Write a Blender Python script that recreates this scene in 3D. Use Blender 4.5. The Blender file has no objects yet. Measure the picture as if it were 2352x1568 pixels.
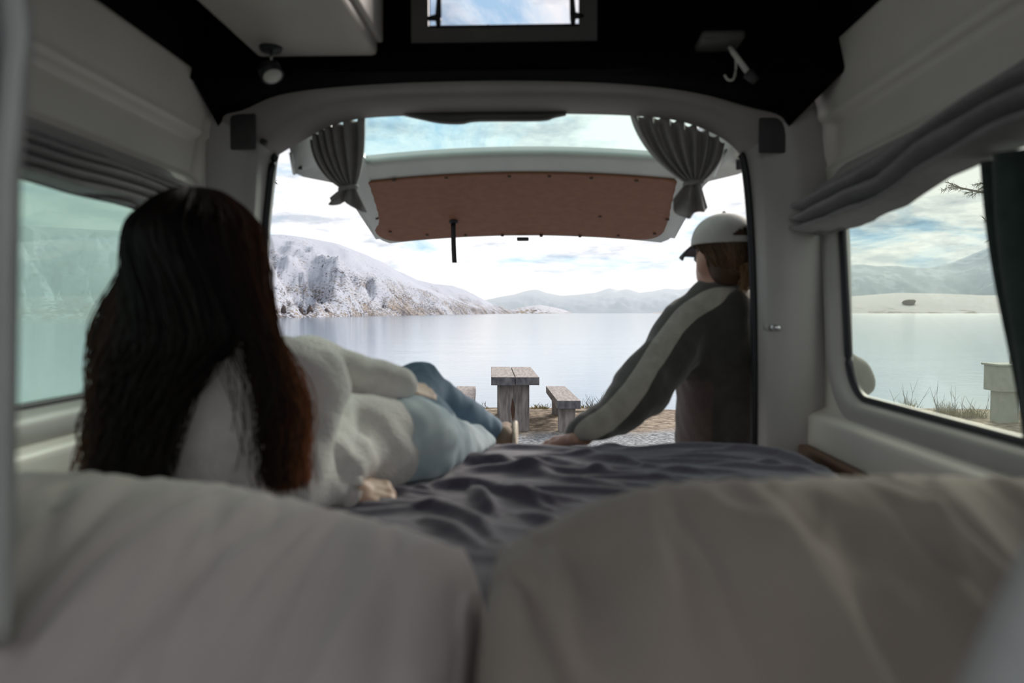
import bpy, bmesh, math, random
import numpy as np
from mathutils import Vector, Matrix, Euler, noise as mnoise

random.seed(7)
rng = np.random.default_rng(11)
scene = bpy.context.scene
COL = scene.collection

# ------------------------------------------------------------------ camera
FPX = 2352 * 26.0 / 36.0
cam_d = bpy.data.cameras.new('camera')
cam_d.lens = 26.0
cam_d.sensor_width = 36.0
cam_d.clip_start = 0.02
cam_d.clip_end = 60000
cam_d.dof.use_dof = True
cam_d.dof.focus_distance = 7.0
cam_d.dof.aperture_fstop = 2.6
cam = bpy.data.objects.new('camera', cam_d)
cam.rotation_euler = Euler((math.radians(90 - 2.225), 0, math.radians(2.09)), 'XYZ')
COL.objects.link(cam)
scene.camera = cam
CR = np.array(cam.rotation_euler.to_matrix())

# ------------------------------------------------------------------ sky
SUN_AZ, SUN_EL = math.radians(29), math.radians(27)
SUN_DIR = Vector((math.sin(SUN_AZ) * math.cos(SUN_EL), math.cos(SUN_AZ) * math.cos(SUN_EL), math.sin(SUN_EL)))
world = bpy.data.worlds.new('sky')
scene.world = world
world.use_nodes = True
nt = world.node_tree
nt.nodes.clear()
N = nt.nodes.new
L = nt.links.new
def wmath(op, a, b=None):
    n = N('ShaderNodeMath'); n.operation = op
    for i, v in enumerate((a, b)):
        if v is None: continue
        if isinstance(v, (int, float)): n.inputs[i].default_value = v
        else: L(v, n.inputs[i])
    return n.outputs[0]
tc = N('ShaderNodeTexCoord')
sep = N('ShaderNodeSeparateXYZ'); L(tc.outputs['Generated'], sep.inputs[0])
zz = wmath('ADD', wmath('MAXIMUM', sep.outputs[2], 0.0), 0.16)
cx = wmath('DIVIDE', sep.outputs[0], zz)
cy = wmath('DIVIDE', sep.outputs[1], zz)
cmb = N('ShaderNodeCombineXYZ'); L(cx, cmb.inputs[0]); L(cy, cmb.inputs[1]); cmb.inputs[2].default_value = 3.3
nz = N('ShaderNodeTexNoise'); nz.inputs['Scale'].default_value = 1.25; nz.inputs['Detail'].default_value = 7
nz.inputs['Roughness'].default_value = 0.62; nz.inputs['Distortion'].default_value = 0.5
L(cmb.outputs[0], nz.inputs['Vector'])
nz2 = N('ShaderNodeTexNoise'); nz2.inputs['Scale'].default_value = 3.1; nz2.inputs['Detail'].default_value = 5
nz2.inputs['Roughness'].default_value = 0.6
L(cmb.outputs[0], nz2.inputs['Vector'])
rp = N('ShaderNodeValToRGB')
rp.color_ramp.elements[0].position = 0.35; rp.color_ramp.elements[0].color = (0.42, 0.62, 0.82, 1)
rp.color_ramp.elements[1].position = 0.49; rp.color_ramp.elements[1].color = (0.98, 0.96, 0.965, 1)
e = rp.color_ramp.elements.new(0.42); e.color = (0.74, 0.83, 0.91, 1)
L(nz.outputs[0], rp.inputs[0])
rp2 = N('ShaderNodeValToRGB')
rp2.color_ramp.elements[0].position = 0.36; rp2.color_ramp.elements[0].color = (0.50, 0.55, 0.62, 1)
rp2.color_ramp.elements[1].position = 0.54; rp2.color_ramp.elements[1].color = (1, 1, 1, 1)
L(nz2.outputs[0], rp2.inputs[0])
mul = N('ShaderNodeMix'); mul.data_type = 'RGBA'; mul.blend_type = 'MULTIPLY'; mul.inputs[0].default_value = 0.9
L(rp.outputs[0], mul.inputs[6]); L(rp2.outputs[0], mul.inputs[7])
# below the horizon: dull land
hz = N('ShaderNodeMapRange'); hz.inputs[1].default_value = -0.03; hz.inputs[2].default_value = 0.0
L(sep.outputs[2], hz.inputs[0])
mixg = N('ShaderNodeMix'); mixg.data_type = 'RGBA'
L(hz.outputs[0], mixg.inputs[0]); mixg.inputs[6].default_value = (0.22, 0.22, 0.22, 1); L(mul.outputs[2], mixg.inputs[7])
bg = N('ShaderNodeBackground'); bg.inputs['Strength'].default_value = 0.67
L(mixg.outputs[2], bg.inputs['Color'])
out = N('ShaderNodeOutputWorld'); L(bg.outputs[0], out.inputs[0])

sun_d = bpy.data.lights.new('sun', 'SUN')
sun_d.energy = 2.9
sun_d.angle = math.radians(22.0)
sun_d.color = (1.0, 0.92, 0.84)
sun = bpy.data.objects.new('sun', sun_d)
sun.rotation_euler = SUN_DIR.to_track_quat('Z', 'Y').to_euler()
COL.objects.link(sun)

scene.cycles.max_bounces = 6
scene.cycles.adaptive_threshold = 0.03
scene.cycles.diffuse_bounces = 3
scene.cycles.glossy_bounces = 3
scene.cycles.transmission_bounces = 4
scene.cycles.volume_bounces = 0
scene.cycles.caustics_reflective = False
scene.cycles.caustics_refractive = False
scene.view_settings.view_transform = 'Standard'
scene.view_settings.look = 'None'
scene.view_settings.exposure = 0.96
scene.view_settings.gamma = 1.0
scene.view_settings.use_curve_mapping = False

# ------------------------------------------------------------------ helpers
def P(px, py, Y):
    """a point of the photograph taken at depth Y (metres along the van)"""
    d = CR @ np.array([(px - 1176) / FPX, -(py - 784) / FPX, -1.0])
    return d * (Y / d[1])
def PXW(px, py, X):
    """a point of the photograph on the upright plane x = X"""
    d = CR @ np.array([(px - 1176) / FPX, -(py - 784) / FPX, -1.0])
    return d * (X / d[0])

def tag(o, label=None, cat=None, group=None, kind=None):
    if label: o['label'] = label
    if cat: o['category'] = cat
    if group: o['group'] = group
    if kind: o['kind'] = kind
    return o
def mk(name, v, f, mats, parent=None, smooth=True, fm=None):
    me = bpy.data.meshes.new(name)
    me.from_pydata([tuple(map(float, p)) for p in v], [], [tuple(int(i) for i in q) for q in f])
    if not isinstance(mats, (list, tuple)): mats = [mats]
    for m in mats: me.materials.append(m)
    if fm is not None: me.polygons.foreach_set('material_index', np.asarray(fm, dtype=np.int32))
    if smooth: me.polygons.foreach_set('use_smooth', np.ones(len(me.polygons), dtype=bool))
    me.update()
    o = bpy.data.objects.new(name, me)
    COL.objects.link(o)
    if parent is not None: o.parent = parent
    return o
def empty(name, loc=(0, 0, 0)):
    o = bpy.data.objects.new(name, None)
    o.location = loc
    o.empty_display_size = 0.1
    COL.objects.link(o)
    return o
def adopt(o, parent):
    """parent o to an Empty that only has a location; keeps world coordinates"""
    o.parent = parent
    o.matrix_parent_inverse = Matrix.Translation(-Vector(parent.location))
    return o
def part(parent, name, v, f, mats, smooth=True, fm=None):
    return adopt(mk(name, v, f, mats, None, smooth, fm), parent)
def sub(parent, name, v, f, mats, smooth=True, fm=None):
    o = mk(name, v, f, mats, None, smooth, fm)
    o.parent = parent
    o.matrix_parent_inverse = parent.matrix_parent_inverse.inverted() @ Matrix.Identity(4) if False else Matrix.Identity(4)
    return o

class MB:
    def __init__(s): s.v = []; s.f = []; s.m = []
    def add(s, v, f, m=0):
        b = len(s.v)
        s.v += [tuple(p) for p in v]
        s.f += [tuple(i + b for i in q) for q in f]
        s.m += [m] * len(f)
        return s
def box_vf(c, size, bevel=0.0, seg=2, rot=None):
    bm = bmesh.new()
    bmesh.ops.create_cube(bm, size=1.0)
    for v in bm.verts: v.co = Vector((v.co.x * size[0], v.co.y * size[1], v.co.z * size[2]))
    if bevel > 0:
        bmesh.ops.bevel(bm, geom=list(bm.edges), offset=bevel, segments=seg, profile=0.5, affect='EDGES')
    R = rot if rot is not None else Matrix.Identity(3)
    vs = [tuple(R @ v.co + Vector(c)) for v in bm.verts]
    bm.verts.index_update()
    fs = [tuple(v.index for v in f.verts) for f in bm.faces]
    bm.free()
    return vs, fs
def frame_from(t, up=Vector((0, 0, 1))):
    t = Vector(t).normalized()
    if abs(t.dot(up)) > 0.97: up = Vector((1, 0, 0))
    a = t.cross(up).normalized()
    b = a.cross(t).normalized()
    return a, b
def tube(pts, r, n=8, closed=False, caps=True, flat=1.0):
    pts = [Vector(p) for p in pts]
    m = len(pts)
    v, f = [], []
    up = Vector((0, 0, 1))
    for i, p in enumerate(pts):
        if closed: t = pts[(i + 1) % m] - pts[i - 1]
        else: t = pts[min(i + 1, m - 1)] - pts[max(i - 1, 0)]
        if t.length < 1e-9: t = Vector((0, 0, 1))
        a, b = frame_from(t, up)
        ri = r[i] if hasattr(r, '__len__') else r
        for k in range(n):
            an = 2 * math.pi * k / n
            v.append(tuple(p + a * (math.cos(an) * ri) + b * (math.sin(an) * ri * flat)))
    rng_ = m if closed else m - 1
    for i in range(rng_):
        j = (i + 1) % m
        for k in range(n):
            k2 = (k + 1) % n
            f.append((i * n + k, i * n + k2, j * n + k2, j * n + k))
    if caps and not closed:
        f.append(tuple(range(n - 1, -1, -1)))
        f.append(tuple((m - 1) * n + k for k in range(n)))
    return v, f
def catmull(pts, per=6, closed=False):
    pts = [np.array(p, float) for p in pts]
    n = len(pts); o = []
    last = n if closed else n - 1
    for i in range(last):
        p0 = pts[(i - 1) % n] if closed or i > 0 else pts[0] * 2 - pts[1]
        p1 = pts[i]; p2 = pts[(i + 1) % n]
        p3 = pts[(i + 2) % n] if closed or i + 2 < n else pts[-1] * 2 - pts[-2]
        for k in range(per):
            t = k / per
            o.append(0.5 * ((2 * p1) + (p2 - p0) * t + (2 * p0 - 5 * p1 + 4 * p2 - p3) * t * t + (3 * p1 - p0 - 3 * p2 + p3) * t ** 3))
    if not closed: o.append(pts[-1])
    return o
def loft(rows, close_u=False):
    """rows: list of equal-length point lists"""
    n = len(rows[0]); v = [p for r in rows for p in r]; f = []
    for i in range(len(rows) - 1):
        for k in range(n if close_u else n - 1):
            k2 = (k + 1) % n
            f.append((i * n + k, i * n + k2, (i + 1) * n + k2, (i + 1) * n + k))
    return v, f
def solid(o, t, offset=-1):
    m = o.modifiers.new('solid', 'SOLIDIFY'); m.thickness = t; m.offset = offset
    return o
def bevel_mod(o, w, s=2):
    m = o.modifiers.new('bevel', 'BEVEL'); m.width = w; m.segments = s; m.limit_method = 'ANGLE'
    return o

def snoise(p, s, seed=0):
    """cheap smooth vector noise, numpy, roughly -1..1"""
    q = p * s
    r = np.random.default_rng(seed)
    a = np.zeros(len(p), dtype=np.float32)
    for k in range(7):
        d = r.normal(size=3); d /= np.linalg.norm(d)
        fr = 0.7 + 1.1 * r.random(); ph = r.random() * 6.283
        d2 = r.normal(size=3); d2 /= np.linalg.norm(d2)
        a += np.sin(q @ d.astype(np.float32) * fr * 2.2 + ph + 1.3 * np.sin(q @ d2.astype(np.float32) * 1.1 + ph * 2))
    return a / 4.0

# ---- signed-distance bodies
def smin(a, b, k):
    h = np.clip(0.5 + 0.5 * (b - a) / k, 0, 1)
    return b + (a - b) * h - k * h * (1 - h)
def cone(p, a, b, ra, rb):
    a = np.asarray(a, np.float32); b = np.asarray(b, np.float32)
    pa = p - a; ba = b - a
    h = np.clip(pa @ ba / max(float(ba @ ba), 1e-9), 0, 1)
    return np.linalg.norm(pa - h[:, None] * ba, axis=1) - (ra + (rb - ra) * h)
def ell(p, c, r, R=None):
    q = p - np.asarray(c, np.float32)
    if R is not None: q = q @ np.asarray(R, np.float32)
    r = np.asarray(r, np.float32)
    k0 = np.linalg.norm(q / r, axis=1); k1 = np.linalg.norm(q / (r * r), axis=1)
    return k0 * (k0 - 1) / np.maximum(k1, 1e-6)
def rotz(a):
    c, s = math.cos(a), math.sin(a)
    return np.array([[c, -s, 0], [s, c, 0], [0, 0, 1]])
def sdf_mesh(fn, lo, hi, h, smooth_it=1):
    lo = np.asarray(lo, float); hi = np.asarray(hi, float)
    n = np.ceil((hi - lo) / h).astype(int) + 1
    xs = [lo[i] + h * np.arange(n[i]) for i in range(3)]
    V = np.empty(n, np.float32)
    Yg, Zg = np.meshgrid(xs[1], xs[2], indexing='ij')
    step = max(1, int(400000 // (n[1] * n[2])))
    for i in range(0, n[0], step):
        xx = xs[0][i:i + step]
        p = np.empty((len(xx), n[1], n[2], 3), np.float32)
        p[..., 0] = xx[:, None, None]; p[..., 1] = Yg; p[..., 2] = Zg
        V[i:i + step] = fn(p.reshape(-1, 3)).reshape(len(xx), n[1], n[2])
    ins = V < 0
    c = n - 1
    cnt = np.zeros(c, np.int8)
    for dx in (0, 1):
        for dy in (0, 1):
            for dz in (0, 1):
                cnt += ins[dx:c[0] + dx, dy:c[1] + dy, dz:c[2] + dz]
    act = (cnt > 0) & (cnt < 8)
    idx = -np.ones(c, np.int64)
    cells = np.argwhere(act)
    idx[act] = np.arange(len(cells))
    acc = np.zeros((len(cells), 3)); num = np.zeros(len(cells))
    corners = [(a, b, d) for a in (0, 1) for b in (0, 1) for d in (0, 1)]
    for ca in corners:
        for ax in range(3):
            if ca[ax]: continue
            cb = list(ca); cb[ax] = 1
            va = V[cells[:, 0] + ca[0], cells[:, 1] + ca[1], cells[:, 2] + ca[2]]
            vb = V[cells[:, 0] + cb[0], cells[:, 1] + cb[1], cells[:, 2] + cb[2]]
            m = (va < 0) != (vb < 0)
            t = np.where(m, va / np.where(np.abs(va - vb) < 1e-12, 1, va - vb), 0)
            q = np.tile(np.array(ca, float), (len(cells), 1)); q[:, ax] += t
            acc[m] += q[m]; num[m] += 1
    verts = lo + (cells + acc / num[:, None]) * h
    faces = []
    for ax in range(3):
        o1, o2 = [(1, 2), (2, 0), (0, 1)][ax]
        sl0 = [slice(None)] * 3; sl1 = [slice(None)] * 3
        sl0[ax] = slice(0, n[ax] - 1); sl1[ax] = slice(1, n[ax])
        A = ins[tuple(sl0)]; B = ins[tuple(sl1)]
        e = np.argwhere(A != B)
        fl = A[tuple(e.T)]
        ok = (e[:, o1] > 0) & (e[:, o2] > 0) & (e[:, o1] < c[o1]) & (e[:, o2] < c[o2])
        e = e[ok]; fl = fl[ok]
        def cell(d1, d2):
            g = e.copy(); g[:, o1] -= d1; g[:, o2] -= d2
            return idx[tuple(g.T)]
        q = np.stack([cell(1, 1), cell(0, 1), cell(0, 0), cell(1, 0)], 1)
        q[~fl] = q[~fl][:, ::-1]
        faces.append(q)
    F = np.concatenate(faces)
    for _ in range(smooth_it):
        s = np.zeros_like(verts); w = np.zeros(len(verts))
        for k in range(4):
            a, b = F[:, k], F[:, (k + 1) % 4]
            np.add.at(s, a, verts[b]); np.add.at(w, a, 1)
            np.add.at(s, b, verts[a]); np.add.at(w, b, 1)
        verts = 0.5 * verts + 0.5 * s / np.maximum(w, 1)[:, None]
    return verts, F

# ------------------------------------------------------------------ materials
def pmat(name, c1, c2=None, scale=8.0, rough=0.6, bump=0.0, bscale=40.0, metallic=0.0, sheen=0.0, spec=0.5,
         stretch=(1, 1, 1), detail=6, ramp=(0.35, 0.65), coat=0.0, transl=0.0):
    m = bpy.data.materials.new(name); m.use_nodes = True
    t = m.node_tree; b = t.nodes['Principled BSDF']
    b.inputs['Roughness'].default_value = rough
    b.inputs['Metallic'].default_value = metallic
    b.inputs['Specular IOR Level'].default_value = spec
    b.inputs['Coat Weight'].default_value = coat
    if sheen:
        b.inputs['Sheen Weight'].default_value = sheen; b.inputs['Sheen Roughness'].default_value = 0.5
    c2 = c2 or tuple(x * 0.82 for x in c1)
    tc = t.nodes.new('ShaderNodeTexCoord'); mp = t.nodes.new('ShaderNodeMapping')
    mp.inputs['Scale'].default_value = stretch
    t.links.new(tc.outputs['Object'], mp.inputs[0])
    nz = t.nodes.new('ShaderNodeTexNoise'); nz.inputs['Scale'].default_value = scale; nz.inputs['Detail'].default_value = detail
    t.links.new(mp.outputs[0], nz.inputs['Vector'])
    r = t.nodes.new('ShaderNodeValToRGB')
    r.color_ramp.elements[0].position = ramp[0]; r.color_ramp.elements[0].color = (*c1, 1)
    r.color_ramp.elements[1].position = ramp[1]; r.color_ramp.elements[1].color = (*c2, 1)
    t.links.new(nz.outputs[0], r.inputs[0]); t.links.new(r.outputs[0], b.inputs['Base Color'])
    if bump:
        n2 = t.nodes.new('ShaderNodeTexNoise'); n2.inputs['Scale'].default_value = bscale; n2.inputs['Detail'].default_value = 5
        t.links.new(mp.outputs[0], n2.inputs['Vector'])
        bp = t.nodes.new('ShaderNodeBump'); bp.inputs['Strength'].default_value = bump; bp.inputs['Distance'].default_value = 0.01
        t.links.new(n2.outputs[0], bp.inputs['Height']); t.links.new(bp.outputs[0], b.inputs['Normal'])
    if transl:
        tr = t.nodes.new('ShaderNodeBsdfTranslucent'); t.links.new(r.outputs[0], tr.inputs['Color'])
        mx = t.nodes.new('ShaderNodeMixShader'); mx.inputs[0].default_value = transl
        t.links.new(b.outputs[0], mx.inputs[1]); t.links.new(tr.outputs[0], mx.inputs[2])
        t.links.new(mx.outputs[0], t.nodes['Material Output'].inputs[0])
    return m
def glass(name, tint, refl=0.08, haze=0.0, haze_col=(0.8, 0.9, 0.85), hscale=3.0):
    m = bpy.data.materials.new(name); m.use_nodes = True
    t = m.node_tree; t.nodes.clear()
    o = t.nodes.new('ShaderNodeOutputMaterial')
    tr = t.nodes.new('ShaderNodeBsdfTransparent'); tr.inputs[0].default_value = (*tint, 1)
    gl = t.nodes.new('ShaderNodeBsdfGlossy'); gl.inputs['Roughness'].default_value = 0.02
    last = tr.outputs[0]
    if haze:
        tl = t.nodes.new('ShaderNodeBsdfTranslucent'); tl.inputs[0].default_value = (*haze_col, 1)
        tc = t.nodes.new('ShaderNodeTexCoord'); nz = t.nodes.new('ShaderNodeTexNoise'); nz.inputs['Scale'].default_value = hscale
        nz.inputs['Detail'].default_value = 6
        t.links.new(tc.outputs['Object'], nz.inputs['Vector'])
        mr = t.nodes.new('ShaderNodeMapRange'); mr.inputs[1].default_value = 0.3; mr.inputs[2].default_value = 0.7
        mr.inputs[3].default_value = haze * 0.75; mr.inputs[4].default_value = haze * 1.25
        t.links.new(nz.outputs[0], mr.inputs[0])
        mh = t.nodes.new('ShaderNodeMixShader')
        t.links.new(mr.outputs[0], mh.inputs[0]); t.links.new(last, mh.inputs[1]); t.links.new(tl.outputs[0], mh.inputs[2])
        last = mh.outputs[0]
    mx = t.nodes.new('ShaderNodeMixShader'); mx.inputs[0].default_value = refl
    t.links.new(last, mx.inputs[1]); t.links.new(gl.outputs[0], mx.inputs[2])
    t.links.new(mx.outputs[0], o.inputs[0])
    return m

M = {}
M['panel'] = pmat('painted_panel', (0.76, 0.715, 0.645), (0.71, 0.665, 0.60), 3, 0.42, 0.05, 60, spec=0.5)
M['pillar'] = pmat('grey_plastic', (0.42, 0.40, 0.378), (0.375, 0.36, 0.34), 5, 0.45, 0.06, 200)
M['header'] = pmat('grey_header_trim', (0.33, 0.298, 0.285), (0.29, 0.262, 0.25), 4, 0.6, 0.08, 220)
M['darktrim'] = pmat('dark_trim', (0.05, 0.048, 0.047), (0.04, 0.04, 0.04), 20, 0.7, 0.1, 200)
M['black'] = pmat('black_carpet', (0.0042, 0.0042, 0.0045), (0.003, 0.003, 0.003), 40, 0.95, 0.2, 300, spec=0.05)
M['rubber'] = pmat('black_rubber', (0.008, 0.008, 0.012), (0.006, 0.006, 0.01), 30, 0.5)
M['white_metal'] = pmat('white_paint', (0.62, 0.64, 0.61), (0.56, 0.58, 0.56), 6, 0.3, 0.02, 30)
M['ply'] = pmat('brown_panel', (0.27, 0.115, 0.062), (0.23, 0.095, 0.05), 30, 0.6, 0.05, 120)
M['screw'] = pmat('screw_metal', (0.10, 0.05, 0.03), None, 30, 0.4)
M['wood'] = pmat('bed_wood', (0.16, 0.075, 0.03), (0.10, 0.045, 0.018), 6, 0.5, 0.1, 30, stretch=(8, 1, 8))
M['cabinet'] = pmat('cream_board', (0.48, 0.44, 0.39), (0.42, 0.38, 0.34), 4, 0.5, 0.03, 60)
M['curtain'] = pmat('grey_curtain', (0.38, 0.355, 0.345), (0.33, 0.31, 0.30), 60, 0.9, 0.15, 500, sheen=0.2, transl=0.18)
M['blind'] = pmat('grey_blind', (0.27, 0.245, 0.245), (0.22, 0.20, 0.20), 50, 0.9, 0.15, 400, sheen=0.2)
M['greencloth'] = pmat('green_cloth', (0.045, 0.075, 0.062), (0.03, 0.055, 0.045), 30, 0.9, 0.15, 400, sheen=0.3, transl=0.12)  # dark green of a glass reflection, put into a surface colour
M['sheet'] = pmat('slate_sheet', (0.078, 0.064, 0.100), (0.052, 0.043, 0.073), 90, 0.85, 0.12, 900, sheen=0.35)
M['mattress'] = pmat('mattress_ticking', (0.3, 0.29, 0.29), None, 20, 0.9)
M['pillow_l'] = pmat('pale_cotton', (0.66, 0.60, 0.575), (0.61, 0.55, 0.53), 5, 0.9, 0.15, 25, sheen=0.15)
M['pillow_r'] = pmat('beige_cotton', (0.42, 0.36, 0.315), (0.36, 0.31, 0.265), 5, 0.9, 0.15, 25, sheen=0.15)
M['fleece'] = pmat('cream_fleece', (0.83, 0.79, 0.75), (0.76, 0.72, 0.69), 40, 0.95, 0.6, 160, sheen=0.6)
M['denim'] = pmat('washed_denim', (0.34, 0.44, 0.50), (0.58, 0.66, 0.69), 9, 0.85, 0.2, 500)  # lighter copy of the jeans colour, light painted in
M['denim_dark'] = pmat('dark_denim', (0.10, 0.17, 0.245), (0.16, 0.25, 0.33), 9, 0.85, 0.2, 500)  # darker copy of the same jeans, shade painted in
M['skin'] = pmat('skin', (0.60, 0.40, 0.30), (0.52, 0.33, 0.25), 14, 0.5, 0.06, 200)
M['skin_m'] = pmat('skin_tan', (0.52, 0.31, 0.23), (0.45, 0.25, 0.19), 14, 0.5, 0.06, 200)
M['eye'] = pmat('eye_white', (0.7, 0.68, 0.65), None, 4, 0.2)
M['lip'] = pmat('lip', (0.40, 0.16, 0.14), None, 10, 0.4)
M['nail'] = pmat('dark_nail', (0.10, 0.015, 0.02), None, 10, 0.2)
def hair_mat(name, cols, rough=0.42, transl=0.22):
    m = bpy.data.materials.new(name); m.use_nodes = True
    t = m.node_tree; b = t.nodes['Principled BSDF']
    at = t.nodes.new('ShaderNodeAttribute'); at.attribute_name = 'tone'
    r = t.nodes.new('ShaderNodeValToRGB')
    r.color_ramp.elements[0].position = 0.0; r.color_ramp.elements[0].color = (*cols[0], 1)
    r.color_ramp.elements[1].position = 1.0; r.color_ramp.elements[1].color = (*cols[-1], 1)
    for i, c in enumerate(cols[1:-1]):
        e = r.color_ramp.elements.new((i + 1) / (len(cols) - 1)); e.color = (*c, 1)
    t.links.new(at.outputs['Fac'], r.inputs[0]); t.links.new(r.outputs[0], b.inputs['Base Color'])
    b.inputs['Roughness'].default_value = rough
    b.inputs['Specular IOR Level'].default_value = 0.35
    tr = t.nodes.new('ShaderNodeBsdfTranslucent'); t.links.new(r.outputs[0], tr.inputs['Color'])
    mx = t.nodes.new('ShaderNodeMixShader'); mx.inputs[0].default_value = transl
    t.links.new(b.outputs[0], mx.inputs[1]); t.links.new(tr.outputs[0], mx.inputs[2])
    t.links.new(mx.outputs[0], t.nodes['Material Output'].inputs[0])
    return m
M['hair_w'] = hair_mat('brown_hair', [(0.006, 0.0045, 0.005), (0.020, 0.010, 0.007), (0.12, 0.045, 0.020), (0.52, 0.19, 0.075)], transl=0.32)
M['hair_m'] = hair_mat('fair_hair', [(0.05, 0.025, 0.015), (0.13, 0.07, 0.04), (0.30, 0.18, 0.09), (0.45, 0.29, 0.15)])
def jacket_mat():
    m = bpy.data.materials.new('striped_fleece'); m.use_nodes = True
    t = m.node_tree; b = t.nodes['Principled BSDF']
    b.inputs['Roughness'].default_value = 0.95; b.inputs['Sheen Weight'].default_value = 0.35; b.inputs['Sheen Roughness'].default_value = 0.5
    tc = t.nodes.new('ShaderNodeTexCoord')
    nz = t.nodes.new('ShaderNodeTexNoise'); nz.inputs['Scale'].default_value = 30; t.links.new(tc.outputs['Object'], nz.inputs['Vector'])
    def ramp(src, p0, p1, c0, c1):
        r = t.nodes.new('ShaderNodeValToRGB')
        r.color_ramp.elements[0].position = p0; r.color_ramp.elements[0].color = (*c0, 1)
        r.color_ramp.elements[1].position = p1; r.color_ramp.elements[1].color = (*c1, 1)
        t.links.new(src, r.inputs[0]); return r.outputs[0]
    def attr(n):
        a = t.nodes.new('ShaderNodeAttribute'); a.attribute_name = n; return a.outputs['Fac']
    def mix(f, a, c):
        x = t.nodes.new('ShaderNodeMix'); x.data_type = 'RGBA'
        t.links.new(f, x.inputs[0]); t.links.new(a, x.inputs[6]); t.links.new(c, x.inputs[7]); return x.outputs[2]
    dark = ramp(nz.outputs[0], 0.35, 0.65, (0.050, 0.046, 0.038), (0.040, 0.037, 0.031))
    brown = ramp(nz.outputs[0], 0.35, 0.65, (0.085, 0.058, 0.050), (0.068, 0.046, 0.040))
    pale = ramp(nz.outputs[0], 0.35, 0.65, (0.38, 0.345, 0.30), (0.32, 0.29, 0.25))
    c = mix(ramp(attr('panel'), 0.45, 0.55, (0, 0, 0), (1, 1, 1)), dark, brown)
    c = mix(ramp(attr('stripe'), 0.485, 0.515, (1, 1, 1), (0, 0, 0)), c, pale)
    t.links.new(c, b.inputs['Base Color'])
    n2 = t.nodes.new('ShaderNodeTexNoise'); n2.inputs['Scale'].default_value = 250; t.links.new(tc.outputs['Object'], n2.inputs['Vector'])
    bp = t.nodes.new('ShaderNodeBump'); bp.inputs['Strength'].default_value = 0.4; bp.inputs['Distance'].default_value = 0.01
    t.links.new(n2.outputs[0], bp.inputs['Height']); t.links.new(bp.outputs[0], b.inputs['Normal'])
    return m
M['jacket'] = jacket_mat()
M['cap'] = pmat('pale_cap', (0.50, 0.48, 0.45), (0.45, 0.43, 0.40), 30, 0.9, 0.15, 500, sheen=0.2)
M['capdark'] = pmat('cap_under', (0.06, 0.05, 0.06), None, 30, 0.9)
M['trousers'] = pmat('dark_trousers', (0.05, 0.05, 0.06), None, 30, 0.9, 0.2, 300)
M['shoe'] = pmat('brown_suede', (0.26, 0.19, 0.14), (0.20, 0.14, 0.10), 20, 0.85, 0.2, 200)
M['sole'] = pmat('shoe_sole', (0.55, 0.47, 0.36), None, 20, 0.7)
M['chrome'] = pmat('chrome', (0.7, 0.7, 0.7), None, 10, 0.2, metallic=0.9)
M['lampwhite'] = pmat('lamp_shade_white', (0.62, 0.60, 0.54), None, 10, 0.4)
M['wframe'] = pmat('window_frame_grey', (0.085, 0.08, 0.075), (0.07, 0.067, 0.063), 10, 0.55)
M['greytimber'] = pmat('weathered_timber', (0.27, 0.235, 0.215), (0.14, 0.12, 0.115), 5, 0.85, 0.5, 22, stretch=(6, 1.0, 6))
M['timberend'] = pmat('timber_end', (0.15, 0.145, 0.155), (0.06, 0.06, 0.07), 7, 0.85, 0.4, 30, stretch=(2.2, 1, 1.0))
M['timberleg'] = pmat('timber_leg', (0.27, 0.245, 0.23), (0.12, 0.105, 0.10), 4.5, 0.85, 0.4, 22, stretch=(5, 5, 0.8))
M['stain'] = pmat('timber_stain', (0.07, 0.035, 0.02), None, 10, 0.9)
M['edging'] = pmat('edging_timber', (0.42, 0.36, 0.28), (0.25, 0.20, 0.15), 6, 0.85)
M['grass'] = pmat('dry_grass', (0.24, 0.185, 0.085), (0.13, 0.125, 0.05), 6, 0.9, transl=0.3)
M['twig'] = pmat('dry_twig', (0.10, 0.075, 0.05), None, 6, 0.9)
M['needle'] = pmat('pine_needle', (0.060, 0.065, 0.028), (0.10, 0.075, 0.035), 6, 0.8, transl=0.2)
M['bark'] = pmat('pine_bark', (0.13, 0.10, 0.08), (0.06, 0.045, 0.035), 8, 0.95, 0.8, 18, stretch=(1, 1, 0.3))
M['stone_grey'] = pmat('grey_green_board', (0.28, 0.29, 0.26), (0.22, 0.23, 0.205), 6, 0.9, 0.2, 30)
M['glass_l'] = glass('tinted_glass', (0.72, 0.86, 0.79), 0.06, 0.50, (0.74, 0.88, 0.80), 5)
M['glass_r'] = glass('side_glass', (0.88, 0.92, 0.87), 0.06, 0.05, (0.8, 0.85, 0.72), 4)
M['glass_t'] = glass('tailgate_glass', (0.74, 0.90, 0.84), 0.05, 0.06, (0.8, 0.9, 0.8), 3)
M['glass_roof'] = glass('acrylic_pane', (0.90, 0.90, 0.92), 0.04)
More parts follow.
